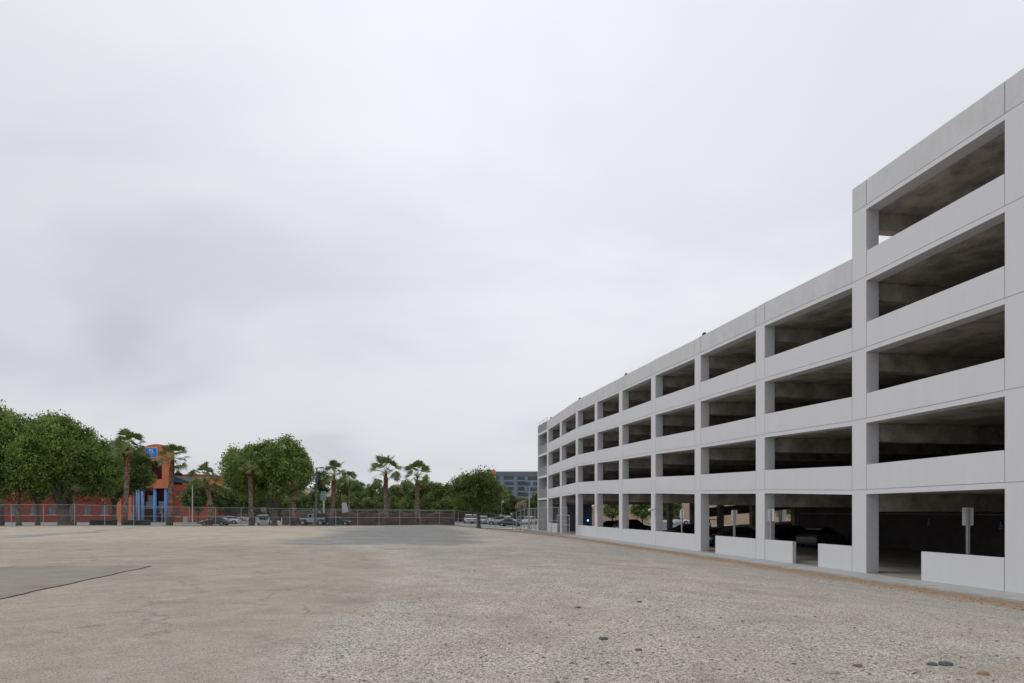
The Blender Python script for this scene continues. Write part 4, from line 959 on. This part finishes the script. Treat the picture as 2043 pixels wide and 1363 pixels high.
# ------------------------------------------------------------------ buildings behind
D = 140; s = D/FPX
def bz(y, d=D): return CAMZ+(HZ-y)*d/FPX
def bxx(x, d=D): return (x-CX)*d/FPX
rb = empty('red_building', (bxx(283), D, .2), 0, 'two storey dark red stucco building with an orange stair tower and blue columns', 'building')
def part(name, m, *boxes, par=rb, bevel=0):
    b_ = MB()
    for q in boxes: b_.box(*q)
    return b_.build(name, m, par, world=True, bevel=bevel)
part('wall', M['redwall'], (bxx(-160), bxx(226), D, D+18, 0, 8.6))
part('roof_parapet', M['redbrown'], (bxx(-161), bxx(227), D-.12, D+.2, 8.6, 9.1))
part('buttress', M['orange'], (bxx(228,D-1.3), bxx(242,D-1.3), D-1.3, D+5, 0, 8.2), (bxx(248,D-1.6), bxx(262,D-1.6), D-1.6, D+5, 0, 8.2))
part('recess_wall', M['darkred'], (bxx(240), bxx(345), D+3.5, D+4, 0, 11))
def bT(x, d=D-2): return bxx(x, d)
def zT(y, d=D-2): return bz(y, d)
def window(x0_, x1_, y0_, y1_, par=rb, yy=D, sill=True, gl='wglass'):
    X0, X1, Z0, Z1 = bxx(x0_, yy), bxx(x1_, yy), bz(y1_, yy), bz(y0_, yy)
    f_ = MB(); w = .09
    f_.box(X0, X1, yy-.06, yy+.02, Z0, Z0+w); f_.box(X0, X1, yy-.06, yy+.02, Z1-w, Z1); f_.box(X0, X0+w, yy-.06, yy+.02, Z0+w, Z1-w); f_.box(X1-w, X1, yy-.06, yy+.02, Z0+w, Z1-w)
    xm = (X0+X1)/2; f_.box(xm-.05, xm+.05, yy-.055, yy+.02, Z0+w, Z1-w); zm = Z0+(Z1-Z0)*.42; f_.box(X0+w, X1-w, yy-.05, yy+.02, zm-.04, zm+.04); zm = Z0+(Z1-Z0)*.78; f_.box(X0+w, X1-w, yy-.05, yy+.02, zm-.04, zm+.04)
    wo = f_.build('window', M['frame'], par, world=True)
    g_ = MB(); g_.box(X0+.02, X1-.02, yy-.03, yy-.005, Z0+.02, Z1-.02); go = g_.build('pane', M[gl], par, world=True); go.parent = wo
    if sill:
        b_ = MB(); b_.box(X0-.15, X1+.15, yy-.2, yy-.001, Z0-.14, Z0-.005); so2 = b_.build('sill', M['sill'], par, world=True); so2.parent = wo
for x0_, x1_ in ((-100,-84),(-62,-46),(-12,4),(24,39),(61,76),(97,112),(136,150),(168,182),(202,217)): window(x0_, x1_, 1010, 1027)
for x0_, x1_ in ((-60,-46),(-12,4),(24,39),(61,76),(97,112),(168,182),(203,218)): window(x0_, x1_, 966, 984)
# number plate and bracket marks on the wall
def strokes(par, boxes, m=M['signwhite'], name='address_numerals'):
    b_ = MB()
    for q in boxes: b_.box(*q)
    return b_.build(name, m, par, world=True)
X_, Z_ = bxx(201), bz(999); nb_ = []
for k_, segs in enumerate(((0,1,3,4,5,6),(1,3,2,5),(0,1,3,4,5,6),(0,1,2,4,5,6))):
    ox = X_+k_*.22
    SEG = {0:(0,.14,.31,.34),1:(0,.03,.17,.34),2:(.11,.14,.17,.34),3:(0,.14,.155,.185),4:(0,.03,0,.17),5:(.11,.14,0,.17),6:(0,.14,0,.03)}
    for g_ in segs: a = SEG[g_]; nb_.append((ox+a[0], ox+a[1], D-.03-.002*g_, D-.001, Z_+a[2], Z_+a[3]))
strokes(rb, nb_)
strokes(rb, [(bxx(211.5), bxx(216), D-.5, D-.001, bz(1004.5), bz(1003.2))], M['signplain'], 'wall_light')
# tower
tx0, tx1 = bT(283), bT(341); b_ = MB(); zt0, zt1 = zT(974.5), zT(895)
ox0, ox1, oz0, oz1 = bT(297), bT(323), zT(956), zT(919)
for (a, c, z0q, z1q) in ((tx0, ox0, zt0, zt1), (ox1, tx1, zt0, zt1), (ox0, ox1, zt0, oz0), (ox0, ox1, oz1, zt1)): b_.box(a, c, D-2, D-1.5, z0q, z1q)
b_.box(tx0, tx0+.5, D-1.5, D-.6, zt0, zt1); b_.box(tx1-.5, tx1, D-1.5, D-.6, .0, zt1)
n_ = 14; arc = [(tx0+(tx1-tx0)*i/n_, zt1+.95*math.sin(PI*i/n_)**.8) for i in range(n_+1)]
b_.prism([(tx0, zt1)]+arc[1:-1]+[(tx1, zt1)], D-2, D-.6); b_.box(bT(338), tx1+.02, D-2.0, D-1.5, 0, zt0)
b_.build('stair_tower', M['orange'], rb, world=True)
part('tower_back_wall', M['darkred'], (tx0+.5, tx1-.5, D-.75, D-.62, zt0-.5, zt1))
part('tower_floor', M['redbrown'], (tx0+.5, tx1-.5, D-1.5, D-.76, zt0, zt0+.25))
for x0_, x1_ in ((268,272.5),(279,284),(303,309),(325,331.5)):
    b_ = MB(); xm = bT((x0_+x1_)/2); rr_ = (x1_-x0_)*s/2; b_.tube([(xm, D-1.4, .1), (xm, D-1.4, zt0+.0)], rr_, 16); b_.build('blue_column', M['blue'], rb, world=True, smooth=True)
part('grey_post', M['galv'], (bT(274.5), bT(277.5), D-1.9, D-1.6, 0, 7.2), (bT(264.5), bT(265.5), D-1.9, D-1.7, 0, 7.3))
part('service_box', M['meshgrey'], (bT(262), bT(268), D-2.2, D-1.5, .2, 2.4))
# stairs with mesh rails
b_ = MB(); zL = zT(1012); b_.box(bT(280), bT(324), D-.6, D+2.5, zL-.3, zL); b_.hexa([(bT(309),D-.6,zL-.25),(bT(318),D-.6,zL-2.2),(bT(318),D+1,zL-2.2),(bT(309),D+1,zL-.25),(bT(309),D-.6,zL),(bT(318),D-.6,zL-1.9),(bT(318),D+1,zL-1.9),(bT(309),D+1,zL)])
b_.box(bT(309), bT(323), D-.6, D+1.5, zT(1025), zT(1023.5)); b_.build('stair_landing', M['raw'], rb, world=True)
b_ = MB(); b_.box(bT(284), bT(303), D-.72, D-.68, zL, zT(1001)); b_.box(bT(309.5), bT(323), D-.72, D-.68, zL-.2, zT(1000)); 
b_.hexa([(bT(285),D-.2,zT(1001)),(bT(302),D-.2,zT(1001)),(bT(302),D-.16,zT(1001)),(bT(285),D-.16,zT(1001)),(bT(285),D-.2,zT(988)),(bT(295),D-.2,zT(988)),(bT(295),D-.16,zT(988)),(bT(285),D-.16,zT(988))]); b_.build('mesh_railing', M['meshgrey'], rb, world=True)
# wall lamp, right wing
part('wall_lamp', M['lamp_white'], (bT(373), bT(375.5), D-2.2, D-1.9, zT(1012), zT(1010)))
part('wing_wall', M['redbrown'], (tx1+.03, bT(388), D-1.2, D+12, 0, zT(967)))
b_ = MB(); b_.hexa([(tx1+.04,D-1.5,zT(961)),(bT(390),D-1.5,zT(967)),(bT(390),D+8,zT(966.5)),(tx1+.04,D+8,zT(960.5)),(tx1+.04,D-1.5,zT(948)),(bT(384),D-1.5,zT(965)),(bT(384),D+8,zT(965)),(tx1+.04,D+8,zT(948))]); b_.build('wing_roof', M['roofgreen'], rb, world=True)
part('upper_wing_wall', M['orange'], (bxx(346,154), bxx(416,154), D+14, D+22, 0, bz(948, 154)))
part('upper_wing_coping', M['redbrown'], (bxx(345,154), bxx(417,154), D+13.8, D+22.2, bz(948,154), bz(946.6,154)))
for x0_, x1_ in ((354.5,359.5),(365.5,370.5)): window(x0_, x1_, 980, 990.5, yy=D-1.2)
window(353, 359, 1014, 1031, yy=D-1.2)
part('gate_panel', M['sill'], (bT(370), bT(378.5), D-3, D-2.8, .2, 1.5))
# blue sign
sg = empty('wall_sign', (bT(302.5), D-2.05, zT(903.5)), 0, 'blue square sign with a white logo on the orange tower', 'sign')
w2 = (314-290.5)*s/2; h2 = (913.5-893.5)*s/2
b_ = MB(); b_.box(-w2, w2, -.12, 0, -h2, h2); b_.build('sign_border', M['signwhite'], sg)
b_ = MB(); b_.box(-w2+.1, w2-.1, -.14, -.121, -h2+.1, h2-.1); b_.build('sign_face', M['signblue'], sg)
b_ = MB()
for q in ((-.42,-.28,.25,.75),(-.28,.25,.64,.75),(.2,.36,.16,.66),(-.28,-.08,.42,.52),(-.02,.2,.34,.44),(-.28,-.14,.25,.34)): b_.box(q[0], q[1], -.155, -.142, q[2], q[3])
b_.build('logo', M['signwhite'], sg)
b_ = MB(); rr = random.Random(3)
for z_, x0_, x1_, h_ in ((.02,-.9,.75,.13), (-.33,-.62,.55,.19), (-.66,-.45,.6,.12)):
    x_ = x0_
    while x_ < x1_:
        wl_ = rr.uniform(.06, .11); hh_ = h_*rr.choice((.7,.7,1)); b_.box(x_, x_+.03, -.153, -.142, z_, z_+hh_); b_.box(x_+.03, x_+wl_, -.153, -.142, z_+h_*rr.choice((0,.3,.5)), z_+h_*.62); x_ += wl_+.03
b_.build('lettering', M['signwhite'], sg)

# blue apartment block
DB = 350
ab = empty('apartment_building', (bxx(1035,DB), DB, 0), 0, 'blue grey six storey apartment block seen left of the garage', 'building')
X0, X1 = bxx(988,DB), bxx(1130,DB); ZT = bz(941.5,DB)
part('wall', M['bluebld'], (X0, X1, DB, DB+30, 0, ZT), par=ab)
part('parapet', M['bluedk'], (X0-.05, X1, DB-.25, DB+30, ZT-2.3, ZT+.2), par=ab)
b_ = MB(); b_.hexa([(bxx(974,DB),DB+18,0),(X0,DB+.1,0),(X0,DB+20,0),(bxx(974,DB),DB+30,0),(bxx(974,DB),DB+18,bz(947,DB)),(X0,DB+.1,ZT-.3),(X0,DB+20,ZT-.3),(bxx(974,DB),DB+30,bz(947,DB))]); b_.build('side_wall', M['bluebld'], ab, world=True)
def awin(x0_, x1_, y0_, y1_, m='wglass'):
    f_ = MB(); a, c, z0q, z1q = bxx(x0_,DB), bxx(x1_,DB), bz(y1_,DB), bz(y0_,DB); f_.box(a, c, DB-.12, DB-.001, z0q, z1q); wo = f_.build('window', M['frame'], ab, world=True)
    g_ = MB(); nn2 = max(1, round((c-a)/1.4)); ww = (c-a)/nn2
    for i in range(nn2): g_.box(a+i*ww+.08, a+(i+1)*ww-.08, DB-.17, DB-.121, z0q+.1, z1q-.1)
    go = g_.build('pane', M[m], ab, world=True); go.parent = wo
M['aglass'] = glass('blue grey apartment glass', (.05,.065,.085), .25)
for r_i in range(7):
    y = 950+10.9*r_i
    awin(1005+(1 if r_i % 2 else 0), 1024.5, y, y+7, 'aglass')
    awin(1033, 1046+(12 if r_i % 2 else 0), y+1, y+8, 'aglass'); awin(1053 if r_i % 2 == 0 else 1064, 1075, y+1, y+8, 'aglass'); awin(989.5, 991.5, y, y+7, 'aglass'); awin(994, 996, y, y+7, 'aglass')
    part('balcony', M['offwhite'], (bxx(1032,DB), bxx(1047,DB), DB-1.6, DB-.2, bz(y+9.4,DB), bz(y+8.7,DB)), par=ab)
    part('balcony_rail', M['frame'], (bxx(1032,DB), bxx(1047,DB), DB-1.62, DB-1.56, bz(y+8.6,DB), bz(y+5.4,DB)), par=ab)
DO = 340
ob = empty('mural_tower', (bxx(982,DO), DO, 0), 0, 'white stair tower with an orange painted mural beside the blue apartments', 'building')
part('wall', M['offwhite'], (bxx(973,DO), bxx(988.5,DO), DO, DO+6, 0, bz(937.5,DO)), par=ob)
b_ = MB(); y_ = DO-.06
b_.add([(bxx(980,DO),y_,bz(938,DO)),(bxx(988.3,DO),y_,bz(938,DO)),(bxx(988,DO),y_,bz(947,DO)),(bxx(978.5,DO),y_,bz(953,DO)),(bxx(980,DO),y_,bz(945,DO))], [(0,1,2,3,4)])
b_.add([(bxx(982,DO),y_,bz(957,DO)),(bxx(986,DO),y_,bz(953.5,DO)),(bxx(986,DO),y_,bz(957.5,DO))], [(0,1,2)]); b_.add([(bxx(974,DO),y_,bz(939,DO)),(bxx(976,DO),y_,bz(938,DO)),(bxx(975,DO),y_,bz(941,DO))], [(0,1,2)])
b_.build('mural', M['artorange'], ob, world=True)
part('roof_vent', M['frame'], (bxx(983.5,DO), bxx(985.5,DO), DO+1, DO+2, bz(937.5,DO), bz(935.5,DO)), par=ob)
DW = 360
wb = empty('white_building', (bxx(930,DW), DW, 0), 0, 'white and grey apartment block peeking over the dark trees', 'building')
b_ = MB(); b_.hexa([(bxx(904,DW),DW+10,0),(bxx(915,DW),DW,0),(bxx(915,DW),DW+20,0),(bxx(904,DW),DW+30,0),(bxx(904,DW),DW+10,bz(957,DW)),(bxx(915,DW),DW,bz(949,DW)),(bxx(915,DW),DW+20,bz(949,DW)),(bxx(904,DW),DW+30,bz(957,DW))]); b_.build('side_wall', M['bluedk'], wb, world=True)
part('wall', M['offwhite'], (bxx(915,DW), bxx(972,DW), DW, DW+20, 0, bz(948,DW)), par=wb)
for x0_ in (921, 933, 946, 958):
    for y in (952, 962, 973):
        b_ = MB(); b_.box(bxx(x0_,DW), bxx(x0_+9,DW), DW-.1, DW-.001, bz(y+6,DW), bz(y,DW)); b_.build('window', M['aglass'], wb, world=True)
# grey roofed hall and beige hall
gh = empty('grey_roofed_hall', (bxx(450,175), 175, 0), 0, 'low hall with a ribbed grey metal roof behind the bent palm', 'building')
b_ = MB(); b_.hexa([(bxx(405,175),175,0),(bxx(520,175),175,0),(bxx(520,175),190,0),(bxx(405,175),190,0),(bxx(405,175),175,bz(970,175)),(bxx(520,175),175,bz(970,175)),(bxx(520,175),190,bz(970,175)),(bxx(405,175),190,bz(970,175))]); b_.build('wall', M['cream'], gh, world=True)
b_ = MB()
for q in np.arange(bxx(404,175), bxx(521,175), .6): b_.hexa([(q,174.6,bz(970,175)),(q+.5,174.6,bz(970,175)),(q+.5,183,bz(957.5,175)),(q,183,bz(957.5,175)),(q,174.6,bz(969,175)),(q+.5,174.6,bz(969,175)),(q+.5,183,bz(956.5,175)),(q,183,bz(956.5,175))])
b_.hexa([(bxx(404,175),174.7,bz(970.3,175)),(bxx(521,175),174.7,bz(970.3,175)),(bxx(521,175),183,bz(958,175)),(bxx(404,175),183,bz(958,175)),(bxx(404,175),174.7,bz(969.6,175)),(bxx(521,175),174.7,bz(969.6,175)),(bxx(521,175),183,bz(957,175)),(bxx(404,175),183,bz(957,175))])
b_.build('roof', M['greyroof'], gh, world=True)
bh = empty('cream_building', (bxx(620,200), 200, 0), 0, 'flat roofed cream building behind the tall lamp post', 'building')
part('wall', M['cream'], (bxx(560,200), bxx(668,200), 200, 215, 0, bz(975.5,200)), par=bh)
part('parapet', M['offwhite'], (bxx(559,200), bxx(669,200), 199.7, 215, bz(975.5,200), bz(973.5,200)), par=bh)
part('roof_unit', M['frame'], (bxx(612,200), bxx(615,200), 203, 205, bz(973.5,200), bz(971,200)), (bxx(622,200), bxx(622.6,200), 203, 203.2, bz(973.5,200), bz(968,200)), par=bh)
# brown shed wall behind trees at 650-690
# beige building behind garage
eb = empty('beige_building', (35, 138, 0), 0, 'beige stucco building with terracotta awnings seen through the garage', 'building')
part('wall', M['beige'], (12, 95, 138, 150, -.1, 8.5), par=eb)
part('upper_band', M['cream'], (11.9, 95.1, 137.8, 150.1, 5.2, 5.6), par=eb)
for x in (1173, 1285, 1330, 1440, 1500, 1560, 1620):
    a = bxx(x-7, 138); c = bxx(x+8, 138)
    b_ = MB(); b_.box(a+.2, c-.2, 137.9, 137.99, 1.0, 2.75); wo = b_.build('window', M['teal'], eb, world=True)
    b_ = MB(); b_.hexa([(a,137.1,2.75),(c,137.1,2.75),(c,137.98,2.75),(a,137.98,2.75),(a,137.1,3.0),(c,137.1,3.0),(c,137.98,3.75),(a,137.98,3.75)]); b_.build('awning', M['terracotta'], eb, world=True)
for x, d, yt, w, lab in ((1332, 118, 1000, 60, 'round tree seen through the garage left of the thin sign'), (1282, 116, 998, 40, 'dark tree seen through the garage behind the black car'), (1222, 122, 998, 34, 'leafy tree seen through the garage near the awning'), (1560, 118, 985, 60, 'tree beyond the garage behind the black car')):
    tree('street_tree', x, d, yt, 1040, w, F_mid, lab, 'trees beyond the garage', n=700, leaf=.2, base=0, trunkpx=3, lobes=12, per=7)
put(car('sedan', paints['white'], 'white car beyond the garage under the round tree', gg_), 1322, 126, 0, 0)
put(car('suv', paints['white'], 'white suv beyond the garage right of the round tree', gg_), 1352, 127, 0, 0)
# outer ground slab beyond garage handled by ground sheet

# ------------------------------------------------------------------ world, sun, camera
w = bpy.data.worlds.new('World'); sc.world = w; w.use_nodes = True; t = w.node_tree; n = t.nodes; l = t.links
bg_ = n['Background']; sky = n.new('ShaderNodeTexSky'); sky.sky_type = 'NISHITA'; sky.sun_disc = False
SEL, SAZ = R(50), R(-75)
sky.sun_elevation = SEL; sky.sun_rotation = SAZ; sky.dust_density = 4; sky.air_density = 1
tc = n.new('ShaderNodeTexCoord'); sp = n.new('ShaderNodeSeparateXYZ'); l.new(tc.outputs['Generated'], sp.inputs[0])
def wm(op, a, b_=0.0, c=0.0):
    x = n.new('ShaderNodeMath'); x.operation = op
    for k, v in enumerate((a, b_, c)):
        if isinstance(v, (int, float)): x.inputs[k].default_value = v
        else: l.new(v, x.inputs[k])
    return x.outputs[0]
zc = wm('ADD', wm('MAXIMUM', sp.outputs[2], 0.0), .34)
cb = n.new('ShaderNodeCombineXYZ'); l.new(wm('DIVIDE', sp.outputs[0], zc), cb.inputs[0]); l.new(wm('DIVIDE', sp.outputs[1], zc), cb.inputs[1])
mp = n.new('ShaderNodeMapping'); mp.inputs['Scale'].default_value = (.75, 1.0, 1); mp.inputs['Rotation'].default_value = (0, 0, R(-20)); mp.inputs['Location'].default_value = (3.1, 1.7, 0)
l.new(cb.outputs[0], mp.inputs['Vector'])
n1 = n.new('ShaderNodeTexNoise'); n1.inputs['Scale'].default_value = 1.5; n1.inputs['Detail'].default_value = 4; n1.inputs['Roughness'].default_value = .52; n1.inputs['Distortion'].default_value = .3
l.new(mp.outputs['Vector'], n1.inputs['Vector'])
rp = n.new('ShaderNodeValToRGB'); rp.color_ramp.interpolation = 'EASE'
rp.color_ramp.elements[0].position = .32; rp.color_ramp.elements[1].position = .62
rp.color_ramp.elements[0].color = (.71,.72,.785,1); rp.color_ramp.elements[1].color = (.81,.825,.865,1)
l.new(n1.outputs['Fac'], rp.inputs['Fac'])
# brightening round the hidden sun, a little dimmer towards the horizon
gd = Vector((.10, .80, .62)).normalized()
dt = wm('ADD', wm('ADD', wm('MULTIPLY', sp.outputs[0], gd.x), wm('MULTIPLY', sp.outputs[1], gd.y)), wm('MULTIPLY', sp.outputs[2], gd.z))
gl_ = wm('POWER', wm('MAXIMUM', dt, 0.0), 7.0)
gain = wm('MULTIPLY_ADD', gl_, .24, .845)
def lobe(dx, dz, pw, amt):
    g_ = Vector((dx, 1, dz)).normalized()
    q = wm('ADD', wm('ADD', wm('MULTIPLY', sp.outputs[0], g_.x), wm('MULTIPLY', sp.outputs[1], g_.y)), wm('MULTIPLY', sp.outputs[2], g_.z))
    return wm('MULTIPLY', wm('MULTIPLY', wm('POWER', wm('MAXIMUM', q, 0.0), pw), wm('MAXIMUM', wm('MULTIPLY', wm('SUBTRACT', .68, n1.outputs['Fac']), 4.0), .1)), amt)
gain = wm('SUBTRACT', gain, lobe(-.42, .50, 40.0, .05)); gain = wm('SUBTRACT', gain, lobe(-.66, .42, 90.0, .035))
gain = wm('SUBTRACT', gain, lobe(-.3, .13, 900.0, .10)); gain = wm('SUBTRACT', gain, lobe(-.6, .26, 700.0, .09))
hzf = wm('MULTIPLY_ADD', wm('SMOOTH_MIN', sp.outputs[2], .6, .2), .22, .0)
gain = wm('ADD', gain, hzf)
mc = n.new('ShaderNodeMixRGB'); mc.blend_type = 'MULTIPLY'; mc.inputs['Fac'].default_value = 1
cg = n.new('ShaderNodeCombineXYZ')
for k in range(3): l.new(gain, cg.inputs[k])
l.new(rp.outputs['Color'], mc.inputs['Color1']); l.new(cg.outputs[0], mc.inputs['Color2'])
b1 = n.new('ShaderNodeBackground'); l.new(mc.outputs['Color'], b1.inputs['Color']); b1.inputs['Strength'].default_value = 1.0
l.new(sky.outputs['Color'], bg_.inputs['Color']); bg_.inputs['Strength'].default_value = .10
ms = n.new('ShaderNodeMixShader'); ms.inputs['Fac'].default_value = .965
l.new(bg_.outputs[0], ms.inputs[1]); l.new(b1.outputs[0], ms.inputs[2]); l.new(ms.outputs[0], n['World Output'].inputs['Surface'])

sd = bpy.data.lights.new('sun', 'SUN'); sd.energy = 1.15; sd.angle = R(30); sd.color = (1, .97, .92)
so = bpy.data.objects.new('sun', sd); C.objects.link(so)
dirv = Vector((math.sin(SAZ)*math.cos(SEL), math.cos(SAZ)*math.cos(SEL), math.sin(SEL)))
so.rotation_euler = dirv.to_track_quat('Z', 'Y').to_euler(); so.location = (0, 0, 50)

cd = bpy.data.cameras.new('camera'); cam = bpy.data.objects.new('camera', cd); C.objects.link(cam); sc.camera = cam
cd.sensor_width = 36; cd.lens = FPX/2043*36; cd.shift_y = (HZ-681.5)/2043; cd.clip_start = .1; cd.clip_end = 9000
cam.location = (0, 0, CAMZ); cam.rotation_euler = (PI/2, 0, 0)
sc.render.resolution_x = 1024; sc.render.resolution_y = 683
sc.view_settings.view_transform = 'Standard'; sc.view_settings.look = 'None'; sc.view_settings.exposure = 0; sc.view_settings.gamma = 1
sc.render.engine = 'CYCLES'; sc.cycles.max_bounces = 8; sc.cycles.diffuse_bounces = 4
